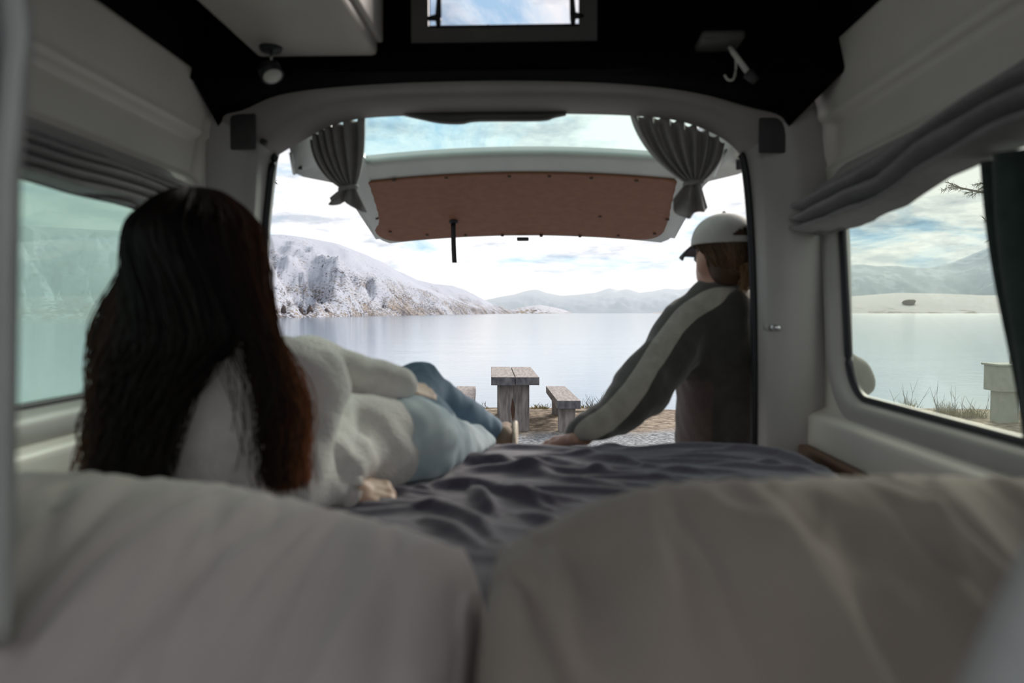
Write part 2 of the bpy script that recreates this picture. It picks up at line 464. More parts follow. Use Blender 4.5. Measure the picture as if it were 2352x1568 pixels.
# ================================================================== THE VAN
XL, XR, YB = -0.90, 0.76, 1.99
FRONT = -0.55
def sstep(a, b, x):
    t = min(1.0, max(0.0, (x - a) / (b - a)))
    return t * t * (3 - 2 * t)
def off_left(y, z):
    o = 0.0
    if z > 0.465: o += 0.012 * sstep(0.462, 0.472, z) + 0.22 * max(0, z - 0.49)
    # recessed upper panel that ends in a rounded scoop near the rear pillar
    yend = 1.925 + 0.035 * sstep(0.36, 0.47, z)
    rec = sstep(0.348, 0.362, z) * (1 - sstep(0.455, 0.465, z)) * (1 - sstep(yend - 0.02, yend, y))
    o -= 0.016 * rec
    gro = math.exp(-((y - (yend + 0.006)) / 0.012) ** 2) * sstep(0.335, 0.36, z) * (1 - sstep(0.49, 0.53, z))
    o -= 0.020 * gro
    o += 0.035 * (1 - sstep(-0.245, -0.225, z))
    return o
def off_right(y, z):
    o = 0.0
    if z > 0.5: o += 0.012 * sstep(0.498, 0.510, z) + 0.22 * max(0, z - 0.53)
    yend = 2.02 - 0.01 * sstep(0.38, 0.5, z)
    rec = sstep(0.378, 0.392, z) * (1 - sstep(0.49, 0.50, z)) * (1 - sstep(yend - 0.03, yend, y))
    o -= 0.016 * rec
    o += 0.016 * math.exp(-((y - 2.0) / 0.02) ** 2) * sstep(0.36, 0.42, z) * (1 - sstep(0.60, 0.66, z))
    o += 0.045 * (1 - sstep(-0.275, -0.248, z))
    return o
def rrect(y0, y1, z0, z1, r, slant=0.0, ex=0.0, n=7):
    y0 -= ex; y1 += ex; z0 -= ex; z1 += ex; r = max(r + ex, 0.01)
    pts = []
    for cyy, czz, a0 in ((y1 - r, z0 + r, -90), (y1 - r, z1 - r, 0), (y0 + r, z1 - r, 90), (y0 + r, z0 + r, 180)):
        for k in range(n + 1):
            a = math.radians(a0 + 90 * k / n)
            pts.append((cyy + r * math.cos(a), czz + r * math.sin(a)))
    zm = 0.5 * (z0 + z1); ym = 0.5 * (y0 + y1)
    return [(y + slant * (z - zm) * (1 if y > ym else 0.3), z) for y, z in pts]
WIN_L = dict(y0=0.62, y1=1.80, z0=-0.172, z1=0.275, r=0.07, slant=0.1)
WIN_R = dict(y0=0.55, y1=1.925, z0=-0.212, z1=0.30, r=0.105, slant=0.16)
def inside(poly, y, z):
    c = False; n = len(poly)
    for i in range(n):
        a, b = poly[i], poly[i - 1]
        if (a[1] > z) != (b[1] > z) and y < (b[0] - a[0]) * (z - a[1]) / (b[1] - a[1]) + a[0]: c = not c
    return c
def side_wall(name, X, s, off, win, ztop, label):
    ys = list(np.arange(FRONT, 0.5, 0.1)) + list(np.arange(0.5, 2.10, 0.0095))
    zs = list(np.arange(-0.95, -0.36, 0.1)) + list(np.arange(-0.36, ztop + 0.001, 0.0085))
    hole = rrect(**win, ex=0.018)
    v = []; f = []
    for y in ys:
        for z in zs: v.append((X + s * off(y, z), y, z))
    nz_ = len(zs)
    for i in range(len(ys) - 1):
        for k in range(nz_ - 1):
            if inside(hole, 0.5 * (ys[i] + ys[i + 1]), 0.5 * (zs[k] + zs[k + 1])): continue
            q = (i * nz_ + k, (i + 1) * nz_ + k, (i + 1) * nz_ + k + 1, i * nz_ + k + 1)
            f.append(q if s > 0 else q[::-1])
    o = mk(name, v, f, M['panel'])
    solid(o, 0.03)
    return tag(o, label, 'wall', kind='structure')
side_wall('wall_left', XL, 1, off_left, WIN_L, 0.615, 'painted cream panel wall on the left with recessed strip over the window')
side_wall('wall_right', XR, -1, off_right, WIN_R, 0.66, 'shaded grey panel wall on the right with long ledges over the window')

def side_window(name, X, s, win, gmat, label, seal_r):
    root = empty(name, (X, 1.2, win['z0']))
    tag(root, label, 'window', kind='structure')
    loops = []
    for ex, o in ((0.075, -0.004), (0.06, 0.010), (0.045, 0.015), (0.025, 0.013), (0.008, 0.004), (-0.004, -0.030)):
        loops.append([(X + s * o, y, z) for y, z in rrect(**win, ex=ex)])
    v, f = loft(loops, close_u=True)
    part(root, 'window_frame', v, f, M['pillar'])
    v, f = tube([(X - s * 0.022, y, z) for y, z in rrect(**win, ex=-0.004, n=9)], seal_r, 8, closed=True)
    part(root, 'rubber_seal', v, f, M['rubber'])
    lp = rrect(**win, ex=0.004, n=9)
    v = [(X - s * 0.028, y, z) for y, z in lp] + [(X - s * 0.033, y, z) for y, z in lp]
    n = len(lp)
    f = [tuple(range(n)), tuple(range(2 * n - 1, n - 1, -1))] + [(i, (i + 1) % n, n + (i + 1) % n, n + i) for i in range(n)]
    part(root, 'pane', v, f, gmat, smooth=False)
    return root
side_window('window_1', XL, 1, WIN_L, M['glass_l'], 'green-tinted misty side window behind the long-haired person', 0.007)
side_window('window_2', XR, -1, WIN_R, M['glass_r'], 'side window with black seal showing lake and mountains on the right', 0.010)

# rear frame: pillars and curved header round the open tailgate
FR = [  # inner (opening edge), middle, outer
 ((596, 1240), (574, 1240), (478, 1240)), ((597, 1060), (575, 1060), (479, 1060)), ((600, 800), (578, 800), (480, 800)), ((603, 560), (580, 560), (482, 560)),
 ((612, 450), (583, 445), (488, 420)), ((624, 368), (588, 352), (500, 310)), ((645, 350), (607, 318), (512, 262)),
 ((700, 318), (655, 272), (560, 246)), ((760, 287), (735, 240), (640, 212)), ((840, 269), (825, 223), (780, 193)),
 ((1000, 262), (1000, 214), (980, 182)), ((1240, 259), (1240, 211), (1220, 179)), ((1440, 263), (1440, 216), (1440, 187)),
 ((1560, 276), (1580, 236), (1600, 207)), ((1650, 310), (1680, 270), (1720, 240)), ((1700, 350), (1735, 315), (1795, 262)),
 ((1713, 372), (1752, 350), (1818, 310)), ((1724, 450), (1762, 450), (1835, 420)), ((1733, 600), (1765, 600), (1850, 560)),
 ((1738, 800), (1765, 800), (1856, 800)), ((1737, 1060), (1765, 1060), (1860, 1060)), ((1737, 1240), (1766, 1240), (1862, 1240))]
inner = catmull([P(*a[0], 2.10) for a in FR], 5)
mid = catmull([P(*a[1], 2.035) for a in FR], 5)
outer = catmull([P(*a[2], 1.985) for a in FR], 5)
lip = [p + np.array((0, 0.05, 0.024 * sstep(0.36, 0.46, p[2]))) for p in inner]
k1 = [a * 0.75 + b * 0.25 + np.array((0, -0.012, 0)) for a, b in zip(mid, inner)]
k2 = [a * 0.75 + b * 0.25 + np.array((0, -0.010, 0)) for a, b in zip(mid, outer)]
k3 = [a * 0.5 + b * 0.5 + np.array((0, -0.004, 0)) for a, b in zip(mid, outer)]
back = [p + np.array((0, 0.03, 0)) + np.array(((p[0] + 0.07) * 0.16, 0, 0.05)) for p in outer]
v, f = loft([lip, inner, k1, mid, k2, k3, outer, back])
n_ = len(inner)
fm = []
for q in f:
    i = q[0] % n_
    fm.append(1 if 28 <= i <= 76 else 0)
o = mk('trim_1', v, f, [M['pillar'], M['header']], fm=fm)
solid(o, 0.006, 0)
tag(o, 'grey curved trim of the rear opening with both pillars and arched header', 'trim', kind='structure')
# black rubber seal down both sides
for nm, a, b, lab in (('trim_2', 0, 27, 'thin black rubber seal down the left edge of the rear opening'), ('trim_3', 76, len(inner) - 1, 'thin black rubber seal down the right edge of the rear opening')):
    pts = [p + np.array((0.007 if a == 0 else -0.007, -0.004, 0)) for p in inner[a:b + 1]]
    v, f = tube(pts, 0.0105, 8)
    tag(mk(nm, v, f, M['rubber']), lab, 'seal', kind='structure')
# header bulge over the latch
pts = [(925, 266), (960, 274), (1010, 284), (1060, 286), (1100, 280), (1240, 279), (1272, 272), (1300, 266)]
top = [P(p[0], 264, 2.12) for p in pts]; bot = [P(*p, 2.12) for p in pts]
top, bot = catmull(top, 4), catmull(bot, 4)
v, f = loft([top, bot])
tag(solid(mk('trim_4', v, f, M['wframe']), 0.03), 'dark grey hinge cover hanging under the middle of the header', 'trim', kind='structure')
# dark fabric patches at the header ends
for nm, (x0, y0, x1, y1), lab in (('trim_5', (529, 262, 588, 343), 'small dark square patch at the left end of the header'), ('trim_6', (1744, 272, 1803, 350), 'small dark square patch at the right end of the header')):
    a = P(0.5 * (x0 + x1), 0.5 * (y0 + y1), 1.995)
    v, f = box_vf(a, ((x1 - x0) * 1.995 / FPX, 0.012, (y1 - y0) * 1.995 / FPX), 0.004)
    tag(mk(nm, v, f, M['darktrim']), lab, 'patch', kind='structure')

# black ceiling of the high roof
prof = [(XL - 0.01, 0.60), (XL + 0.035, 0.612), (XL + 0.06, 0.64), (-0.81, 0.74), (-0.76, 0.98), (-0.62, 1.16), (-0.35, 1.24), (-0.07, 1.26), (0.2, 1.24), (0.48, 1.16), (0.62, 0.98), (0.67, 0.76), (XR - 0.06, 0.69), (XR - 0.035, 0.665), (XR + 0.01, 0.65)]
prof = catmull([(a, 0, b) for a, b in prof], 4)
rows = [[(p[0], y, p[2]) for p in prof] for y in (FRONT, 0.0, 0.4, 1.0, 1.5, 1.86)]
v, f = loft(rows)
o = mk('ceiling', v, f, M['black'])
solid(o, 0.02, 1)
tag(o, 'black carpeted lining of the raised roof', 'ceiling', kind='structure')
# ledge between the roof lining and the header
led = [(p[0], p[1] - 0.002, p[2] + 0.002) for p in outer[27:79]]
led = [(XL + 0.02, 1.983, 0.585)] + led + [(XR - 0.02, 1.983, 0.60)]
led2 = []
for p in led:
    led2.append((p[0], 1.84, max(p[2] - 0.004, 0.585)))
v, f = loft([led, led2, [(p[0], 1.84, 0.66) for p in led2]])
mm = mk('trim_7', v, f, M['black'])
solid(mm, 0.01, 1)
tag(mm, 'black carpet ledge above the arched rear header', 'trim', kind='structure')
nside = 15
for nm, pf, lab in (('trim_8', prof[:nside], 'black roof lining edge above the left rear pillar'), ('trim_9', prof[-nside:], 'black roof lining edge above the right rear pillar')):
    v, f = loft([[(p[0], y, p[2]) for p in pf] for y in (1.85, 2.08)])
    tag(solid(mk(nm, v, f, M['black']), 0.012, 0), lab, 'trim', kind='structure')
# rear wall of the roof with its window hole
hx0, hx1 = P(985, 68, 1.85)[0], P(1330, 68, 1.85)[0]
hz0, hz1 = P(1100, 68, 1.85)[2], 1.02
mb = MB()
for x0, x1, z0, z1 in ((-0.93, hx0, 0.60, 1.30), (hx1, 0.80, 0.60, 1.30), (hx0, hx1, 0.60, hz0), (hx0, hx1, hz1, 1.30)):
    mb.add(*box_vf(((x0 + x1) / 2, 1.865, (z0 + z1) / 2), (x1 - x0, 0.02, z1 - z0)))
tag(mk('wall_rear', mb.v, mb.f, M['black'], smooth=False), 'black carpeted rear wall of the raised roof around the little window', 'wall', kind='structure')
# little roof window
fx0, fx1 = P(945, 100, 1.84)[0], P(1371, 100, 1.84)[0]
fz0, fz1 = P(1100, 105, 1.84)[2], 1.08
w3 = empty('window_3', ((fx0 + fx1) / 2, 1.85, fz0))
tag(w3, 'small grey-framed roof window with two black stays above the header', 'window', kind='structure')
mb = MB()
for x0, x1, z0, z1 in ((fx0, hx0, fz0, fz1), (hx1, fx1, fz0, fz1), (hx0, hx1, fz0, hz0), (hx0, hx1, hz1, fz1)):
    mb.add(*box_vf(((x0 + x1) / 2, 1.846, (z0 + z1) / 2), (x1 - x0 + 0.0005, 0.016, z1 - z0 + 0.0005)))
part(w3, 'window_frame', mb.v, mb.f, M['wframe'], smooth=False)
v, f = box_vf(((hx0 + hx1) / 2, 1.853, hz0 + 0.004), (hx1 - hx0, 0.02, 0.012), 0.003)
part(w3, 'gasket', v, f, M['rubber'])
v, f = box_vf(((hx0 + hx1) / 2, 1.872, (hz0 + hz1) / 2), (hx1 - hx0 + 0.02, 0.004, hz1 - hz0 + 0.02))
part(w3, 'pane', v, f, M['glass_roof'], smooth=False)
for sx, x in ((1, P(1006, 40, 1.83)[0]), (-1, P(1316, 40, 1.83)[0])):
    zc = P(1006, 38, 1.83)[2]
    vv = MB()
    vv.add(*tube([(x - sx * 0.001, 1.845, hz0 + 0.002), (x, 1.838, hz0 + 0.02), (x, 1.834, zc)], [0.005, 0.0075, 0.007], 10))
    vv.add(*tube([(x, 1.834, zc), (x + sx * 0.003, 1.83, zc + 0.05), (x + sx * 0.004, 1.83, zc + 0.2)], [0.008, 0.006, 0.005], 10))
    st = part(w3, 'window_stay', vv.v, vv.f, M['rubber'])
    v, f = tube([(x, 1.834, zc), (x - sx * 0.026, 1.842, zc)], [0.009, 0.005], 10)
    sub(st, 'stay_knob', v, f, M['rubber'])
for px in (1122, 1190):
    p = P(px, 62, 1.84)
    v, f = box_vf(p, (0.003, 0.006, 0.012))
    part(w3, 'catch', v, f, M['rubber'], smooth=False)

# floor under the bed
v, f = box_vf((-0.07, 0.75, -0.97), (1.62, 2.5, 0.04))
tag(mk('floor', v, f, M['darktrim'], smooth=False), 'dark floor of the van under the bed', 'floor', kind='structure')
mb = MB()  # unseen barrier, keeps low light off the pillows and lets high light in
for x0, x1, z0, z1 in ((-0.93, 0.79, -0.99, 0.06), (-0.93, -0.80, 0.06, 0.62), (0.68, 0.79, 0.06, 0.66)):
    mb.add(*box_vf(((x0 + x1) / 2, FRONT - 0.02, (z0 + z1) / 2), (x1 - x0, 0.03, z1 - z0)))
tag(mk('wall_front', mb.v, mb.f, M['panel'], smooth=False), 'panel wall behind the viewer with the cab opening', 'wall', kind='structure')

# ---------------------------------------------------------------- tailgate
TX = -0.065
def tg(x, y, dz=0.0):
    """under-surface of the raised tailgate"""
    ky = [2.10, 2.14, 2.55, 2.60, 2.64, 3.17]; kz = [0.585, 0.585, 0.552, 0.534, 0.512, 0.330]
    z = float(np.interp(y, ky, kz))
    return (x, y, z - 0.040 * ((x - TX) / 0.65) ** 2 + dz)
gate = empty('tailgate', (TX, 2.1, 0.56))
tag(gate, 'raised white tailgate with brown inner board over the rear opening', 'tailgate')
ys = [2.10, 2.14, 2.20, 2.30, 2.42, 2.53, 2.575, 2.60, 2.64, 2.8, 2.95, 3.08, 3.14, 3.18]
xs = list(np.linspace(-0.70, -0.60, 4)) + list(np.linspace(-0.58, 0.43, 22)) + list(np.linspace(0.47, 0.575, 4))
v = []; f = []
for y in ys:
    wsc = 1.0 if y < 3.0 else 1.0 - 0.09 * ((y - 3.0) / 0.18) ** 2
    wsc *= 1 + 0.055 * (1 - sstep(2.2, 2.6, y))
    for x in xs: v.append(tg(TX + (x - TX) * wsc, y))
nx = len(xs)
for i in range(len(ys) - 1):
    for k in range(nx - 1):
        xm = 0.5 * (xs[k] + xs[k + 1]); ym = 0.5 * (ys[i] + ys[i + 1])
        if -0.60 < xm < 0.455 and 2.14 < ym < 2.575: continue
        f.append((i * nx + k, i * nx + k + 1, (i + 1) * nx + k + 1, (i + 1) * nx + k))
o = part(gate, 'gate_shell', v, f, M['white_metal'])
solid(o, 0.035, 1)
# side flanges
for s, x in ((-1, -0.70), (1, 0.575)):
    yy = np.linspace(2.13, 3.12, 16)
    xo = lambda y: TX + (x - TX) * (1 + 0.055 * (1 - sstep(2.2, 2.6, y)))
    r0 = [tg(xo(y), y, 0.03) for y in yy]
    dep = [np.interp(y, [2.13, 2.2, 2.28, 2.5, 2.75, 3.12], [0.05, 0.13, 0.115, 0.08, 0.04, 0.0]) for y in yy]
    r1 = [tg(xo(y) - s * 0.01, y, -d) for y, d in zip(yy, dep)]
    r2 = [tg(xo(y) - s * 0.06, y, -d * 0.55) for y, d in zip(yy, dep)]
    r3 = [tg(xo(y) - s * 0.10, y, 0.002) for y in yy]
    v, f = loft([r0, r1, r2, r3])
    part(gate, 'side_flange', v, f, M['white_metal'])
# glass
yy = np.linspace(2.13, 2.585, 5); xx = np.linspace(-0.615, 0.47, 16)
v, f = loft([[tg(x, y, 0.012) for x in xx] for y in yy])
part(gate, 'pane', v, f, M['glass_t'])
# brown inner board with rounded corners
def board_half(y):
    c = 0.10
    e = 0.0
    if y > 3.145 - c: e = c - math.sqrt(max(0, c * c - (y - (3.145 - c)) ** 2))
    if y < 2.66 + 0.04: e = max(e, 0.04 - math.sqrt(max(0, 0.04 ** 2 - (2.70 - y) ** 2)))
    return e
rows = []
for y in [2.66, 2.665, 2.675, 2.70, 2.8, 2.9, 3.0, 3.05, 3.08, 3.105, 3.125, 3.138, 3.145]:
    e = board_half(y)
    x0, x1 = -0.672 + e, 0.508 - e
    rows.append([tg(x0 + (x1 - x0) * k / 24, y, -0.010) for k in range(25)])
v, f = loft(rows)
bd = part(gate, 'inner_board', v, f, M['ply'])
solid(bd, 0.008, 1)
for px, py in ((905, 415), (1025, 409), (1170, 406), (1262, 406), (1358, 410), (1462, 416), (843, 467), (866, 502), (896, 533), (981, 540), (1069, 541), (1154, 541), (1243, 542), (1332, 543), (1420, 542), (1504, 538), (1533, 505), (1378, 498)):
    cand = np.linspace(2.66, 3.14, 97)
    y = min(cand, key=lambda c: abs(P(px, py, c)[2] - tg(P(px, py, c)[0], c, -0.012)[2]))
    p = P(px, py, y)
    v, f = tube([(p[0], p[1], p[2] + 0.006), (p[0], p[1] - 0.001, p[2] - 0.003)], [0.008, 0.006], 8)
    sub(bd, 'screw', v, f, M['screw'])
# pull strap
a = P(1042, 512, 3.0)
mb = MB()
mb.add(*tube([a + (0, 0, 0.02), a], [0.016, 0.016], 12))
v1, f1 = loft([[(a[0] - 0.0095 + 0.003 * k * k / 40, a[1] - 0.01 - 0.002 * k, a[2] - 0.018 * k) for k in range(10)], [(a[0] + 0.0095 + 0.003 * k * k / 40, a[1] - 0.01 - 0.002 * k, a[2] - 0.018 * k) for k in range(10)]])
mb.add(v1, f1)
st = part(gate, 'pull_strap', mb.v, mb.f, M['rubber'])
solid(st, 0.004, 0)
a = P(1201, 549, 3.165)
v, f = box_vf(a, (0.05, 0.03, 0.014), 0.004)
part(gate, 'latch', v, f, M['darktrim'])
for s, px in ((-1, 688), (1, 1697)):
    a = P(px, 383, 2.2)
    v, f = tube([a + (0, 0, 0.03), a + (0, 0, -0.008)], [0.010, 0.008], 8)
    part(gate, 'rubber_stop', v, f, M['rubber'])
# gas struts from pillar to gate
for s, pa, pb in ((-1, P(668, 352, 2.13), P(676, 398, 2.23)), (1, P(1668, 345, 2.13), P(1640, 402, 2.4))):
    v, f = tube([pa, (pa + pb) / 2, pb], [0.005, 0.006, 0.006], 8)
    part(gate, 'gas_strut', v, f, M['white_metal'])
# ================================================================== OUTSIDE
ZL = -5.0          # lake level
def gz(x, y):
    """shore ground height"""
    z = float(np.interp(y, [-8, 0, 2.5, 6, 10.8, 13.2, 13.9, 15.5, 18], [-1.35, -1.42, -1.47, -1.58, -1.70, -1.72, -1.80, -2.9, -5.2]))
    return z + 0.012 * math.sin(1.7 * x + 0.6 * y) + 0.05 * mnoise.noise((x * 0.5, y * 0.5, 1.3)) + 0.016 * mnoise.noise((x * 3.1, y * 3.1, 4.0)) * (1 if y > 5 else 0.3)
def ground_mat():
    m = bpy.data.materials.new('shore_ground'); m.use_nodes = True
    t = m.node_tree; b = t.nodes['Principled BSDF']; b.inputs['Roughness'].default_value = 0.95
    b.inputs['Specular IOR Level'].default_value = 0.2
    tc = t.nodes.new('ShaderNodeTexCoord')
    def nzz(s, d=6):
        n = t.nodes.new('ShaderNodeTexNoise'); n.inputs['Scale'].default_value = s; n.inputs['Detail'].default_value = d
        t.links.new(tc.outputs['Object'], n.inputs['Vector']); return n.outputs[0]
    def rmp(s, c):
        r = t.nodes.new('ShaderNodeValToRGB')
        r.color_ramp.elements[0].position = c[0][0]; r.color_ramp.elements[0].color = (*c[0][1], 1)
        r.color_ramp.elements[1].position = c[-1][0]; r.color_ramp.elements[1].color = (*c[-1][1], 1)
        for p, q in c[1:-1]:
            e = r.color_ramp.elements.new(p); e.color = (*q, 1)
        t.links.new(s, r.inputs[0]); return r.outputs[0]
    dirt = rmp(nzz(9, 8), [(0.35, (0.07, 0.052, 0.036)), (0.5, (0.18, 0.135, 0.095)), (0.66, (0.29, 0.24, 0.175))])
    grav = rmp(nzz(22, 8), [(0.36, (0.08, 0.085, 0.09)), (0.5, (0.18, 0.19, 0.20)), (0.64, (0.31, 0.32, 0.33))])
    sp = t.nodes.new('ShaderNodeSeparateXYZ'); t.links.new(tc.outputs['Object'], sp.inputs[0])
    ad = t.nodes.new('ShaderNodeMath'); ad.operation = 'MULTIPLY_ADD'; ad.inputs[1].default_value = 1.6; t.links.new(nzz(1.2), ad.inputs[0]); t.links.new(sp.outputs[1], ad.inputs[2])
    mr = t.nodes.new('ShaderNodeMapRange'); mr.inputs[1].default_value = 10.9; mr.inputs[2].default_value = 11.6
    t.links.new(ad.outputs[0], mr.inputs[0])
    mx = t.nodes.new('ShaderNodeMix'); mx.data_type = 'RGBA'
    t.links.new(mr.outputs[0], mx.inputs[0]); t.links.new(grav, mx.inputs[6]); t.links.new(dirt, mx.inputs[7])
    t.links.new(mx.outputs[2], b.inputs['Base Color'])
    bp = t.nodes.new('ShaderNodeBump'); bp.inputs['Strength'].default_value = 0.8; bp.inputs['Distance'].default_value = 0.03
    t.links.new(nzz(25, 8), bp.inputs['Height']); t.links.new(bp.outputs[0], b.inputs['Normal'])
    return m
xs = list(np.linspace(-40, -8, 14)) + list(np.linspace(-7.5, 12, 90)) + list(np.linspace(13, 45, 14))
ys = list(np.linspace(-8, 5, 14)) + list(np.linspace(5.4, 15, 70)) + [15.5, 16.5, 18.5]
v, f = loft([[(x, y, gz(x, y)) for x in xs] for y in ys])
tag(mk('ground', v, f, ground_mat()), 'gravel and dry earth shore behind the van', 'ground', kind='structure')

def water_mat():
    m = bpy.data.materials.new('lake_water'); m.use_nodes = True
    t = m.node_tree; b = t.nodes['Principled BSDF']
    b.inputs['Base Color'].default_value = (0.13, 0.20, 0.27, 1)
    b.inputs['Roughness'].default_value = 0.10
    b.inputs['IOR'].default_value = 1.6
    b.inputs['Specular IOR Level'].default_value = 0.8
    tc = t.nodes.new('ShaderNodeTexCoord'); mp = t.nodes.new('ShaderNodeMapping'); mp.inputs['Scale'].default_value = (0.5, 1.1, 1)
    t.links.new(tc.outputs['Object'], mp.inputs[0])
    n1 = t.nodes.new('ShaderNodeTexNoise'); n1.inputs['Scale'].default_value = 0.9; n1.inputs['Detail'].default_value = 5
    t.links.new(mp.outputs[0], n1.inputs['Vector'])
    mp2 = t.nodes.new('ShaderNodeMapping'); mp2.inputs['Scale'].default_value = (0.02, 0.09, 1); t.links.new(tc.outputs['Object'], mp2.inputs[0])
    n2 = t.nodes.new('ShaderNodeTexNoise'); n2.inputs['Scale'].default_value = 1.0; n2.inputs['Detail'].default_value = 3
    t.links.new(mp2.outputs[0], n2.inputs['Vector'])
    mu = t.nodes.new('ShaderNodeMath'); mu.operation = 'MULTIPLY'; t.links.new(n1.outputs[0], mu.inputs[0]); t.links.new(n2.outputs[0], mu.inputs[1])
    bp = t.nodes.new('ShaderNodeBump'); bp.inputs['Strength'].default_value = 0.20; bp.inputs['Distance'].default_value = 0.25
    t.links.new(mu.outputs[0], bp.inputs['Height']); t.links.new(bp.outputs[0], b.inputs['Normal'])
    return m
v = [(-9000, 14, ZL), (9000, 14, ZL), (30000, 22000, ZL), (-30000, 22000, ZL)]
tag(mk('lake', v, [(0, 1, 2, 3)], water_mat(), smooth=False), 'calm pale lake reflecting the bright clouds', 'lake', kind='structure')

# ---- hills and mountains
def hill_mat(name, dark, tan, snow, s_fine, s_med, bias, hgain, zref):
    m = bpy.data.materials.new(name); m.use_nodes = True
    t = m.node_tree; b = t.nodes['Principled BSDF']; b.inputs['Roughness'].default_value = 0.95
    b.inputs['Specular IOR Level'].default_value = 0.1
    tc = t.nodes.new('ShaderNodeTexCoord')
    def nzz(s, d, st=(1, 1, 1), rg=0.6):
        mp = t.nodes.new('ShaderNodeMapping'); mp.inputs['Scale'].default_value = st
        t.links.new(tc.outputs['Object'], mp.inputs[0])
        n = t.nodes.new('ShaderNodeTexNoise'); n.inputs['Scale'].default_value = s; n.inputs['Detail'].default_value = d; n.inputs['Roughness'].default_value = rg
        t.links.new(mp.outputs[0], n.inputs['Vector']); return n.outputs[0]
    def mth(op, a, b2):
        n = t.nodes.new('ShaderNodeMath'); n.operation = op
        for i, q in enumerate((a, b2)):
            if isinstance(q, (int, float)): n.inputs[i].default_value = q
            else: t.links.new(q, n.inputs[i])
        return n.outputs[0]
    fine = nzz(s_fine, 8, (1, 0.45, 1.6), 0.68); med = nzz(s_med, 5, (1, 0.5, 1.5)); band = nzz(s_med * 0.35, 4, (1, 0.6, 2.0))
    sp = t.nodes.new('ShaderNodeSeparateXYZ'); t.links.new(tc.outputs['Object'], sp.inputs[0])
    hh = mth('MULTIPLY', mth('DIVIDE', sp.outputs[2], zref), hgain)
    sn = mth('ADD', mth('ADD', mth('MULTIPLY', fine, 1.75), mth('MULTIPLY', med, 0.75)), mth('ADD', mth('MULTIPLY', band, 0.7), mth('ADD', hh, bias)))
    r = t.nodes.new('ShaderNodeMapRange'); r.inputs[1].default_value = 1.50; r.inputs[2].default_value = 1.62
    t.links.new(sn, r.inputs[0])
    rg_ = t.nodes.new('ShaderNodeValToRGB')
    rg_.color_ramp.elements[0].position = 0.42; rg_.color_ramp.elements[0].color = (*dark, 1)
    rg_.color_ramp.elements[1].position = 0.60; rg_.color_ramp.elements[1].color = (*tan, 1)
    t.links.new(nzz(s_med * 1.7, 5), rg_.inputs[0])
    mx = t.nodes.new('ShaderNodeMix'); mx.data_type = 'RGBA'
    t.links.new(r.outputs[0], mx.inputs[0]); t.links.new(rg_.outputs[0], mx.inputs[6]); mx.inputs[7].default_value = (*snow, 1)
    t.links.new(mx.outputs[2], b.inputs['Base Color'])
    return m
def terrain(name, sky, shore, W, mat, label, cat, nu=160, nv=44, rough=0.1, gully=0.12, zb=ZL - 1, seed=1.0, shape=0.9):
    px0, px1 = sky[0][0], sky[-1][0]
    us = np.linspace(px0, px1, nu)
    sk = np.interp(us, [p[0] for p in sky], [p[1] for p in sky])
    ker = np.array([1, 2, 1]) / 4
    sk2 = sk.copy(); sk2[1:-1] = np.convolve(sk, ker, 'valid')
    D = np.exp(np.interp(us, [p[0] for p in shore], [math.log(p[1]) for p in shore]))
    Wd = np.interp(us, [p[0] for p in W], [p[1] for p in W])
    vs = np.concatenate([np.linspace(0, 1, nv) ** 1.15, [1.08, 1.25, 1.6]])
    rows = []
    for t in vs:
        row = []
        for i, u in enumerate(us):
            Y = D[i] + Wd[i] * t
            jag = rough * 26 * mnoise.fractal((u * 0.035, seed * 7, 0.0), 0.9, 2.1, 5)
            Yr = D[i] + Wd[i]
            Zr = P(u, min(sk2[i] + jag * 0.12, 717.0), Yr)[2]
            x = P(u, 718, Y)[0]
            if t <= 1:
                H = Zr - zb
                tt = t ** shape
                g = mnoise.fractal((u * 0.012 + 1.6 * t, t * 1.6 + seed, seed), 0.8, 2.0, 4)
                g2 = mnoise.fractal((u * 0.05 + 2.2 * t, t * 5 + seed, seed + 9), 0.8, 2.0, 4)
                z = zb + H * (tt + (gully * g + rough * 0.35 * g2) * min(1, 5 * t) * (1 - t) * 1.6)
                ray = P(u, sk2[i], Y)[2]
                z = min(z, ray + abs(ray) * 0.002) if t < 1 else z
            else:
                z = zb + (Zr - zb) * max(0.0, 1 - (t - 1) * 1.7)
            row.append((x, Y, z))
        rows.append(row)
    v, f = loft(rows)
    o = mk(name, v, f, mat)
    return tag(o, label, cat, kind='structure')
hm = hill_mat('snowy_hill', (0.055, 0.048, 0.055), (0.20, 0.16, 0.125), (0.355, 0.375, 0.43), 0.26, 0.013, -0.10, 0.30, 120.0)
terrain('snowy_hill', [(-700, 470), (-300, 500), (100, 520), (400, 538), (560, 544), (610, 540), (650, 538), (700, 545), (740, 552), (780, 560), (830, 580), (880, 602), (905, 616), (925, 632), (960, 652), (1000, 668), (1040, 683), (1080, 694), (1120, 703), (1150, 709), (1185, 716.5)],
        [(-700, 420), (0, 500), (600, 655), (800, 960), (1000, 1750), (1100, 2700), (1185, 4600)], [(-700, 420), (600, 620), (1000, 900), (1185, 500)], hm,
        'snow-dusted brown hillside sloping down to the lake on the left', 'hill', 260, 70, 0.16, 0.30, seed=2.0)
terrain('snowy_spur', [(860, 610), (905, 618), (930, 628), (960, 643), (1000, 652), (1040, 656), (1070, 666), (1100, 682), (1130, 697), (1160, 709), (1190, 717)],
        [(860, 2300), (1000, 3000), (1190, 5200)], [(860, 900), (1190, 600)], hm, 'second snowy spur running down behind the hillside on the left', 'hill', 120, 30, 0.12, 0.22, seed=5.0)
hm2 = hill_mat('island_hill', (0.10, 0.09, 0.09), (0.26, 0.21, 0.15), (0.42, 0.43, 0.47), 0.03, 0.006, -0.05, 0.3, 60.0)
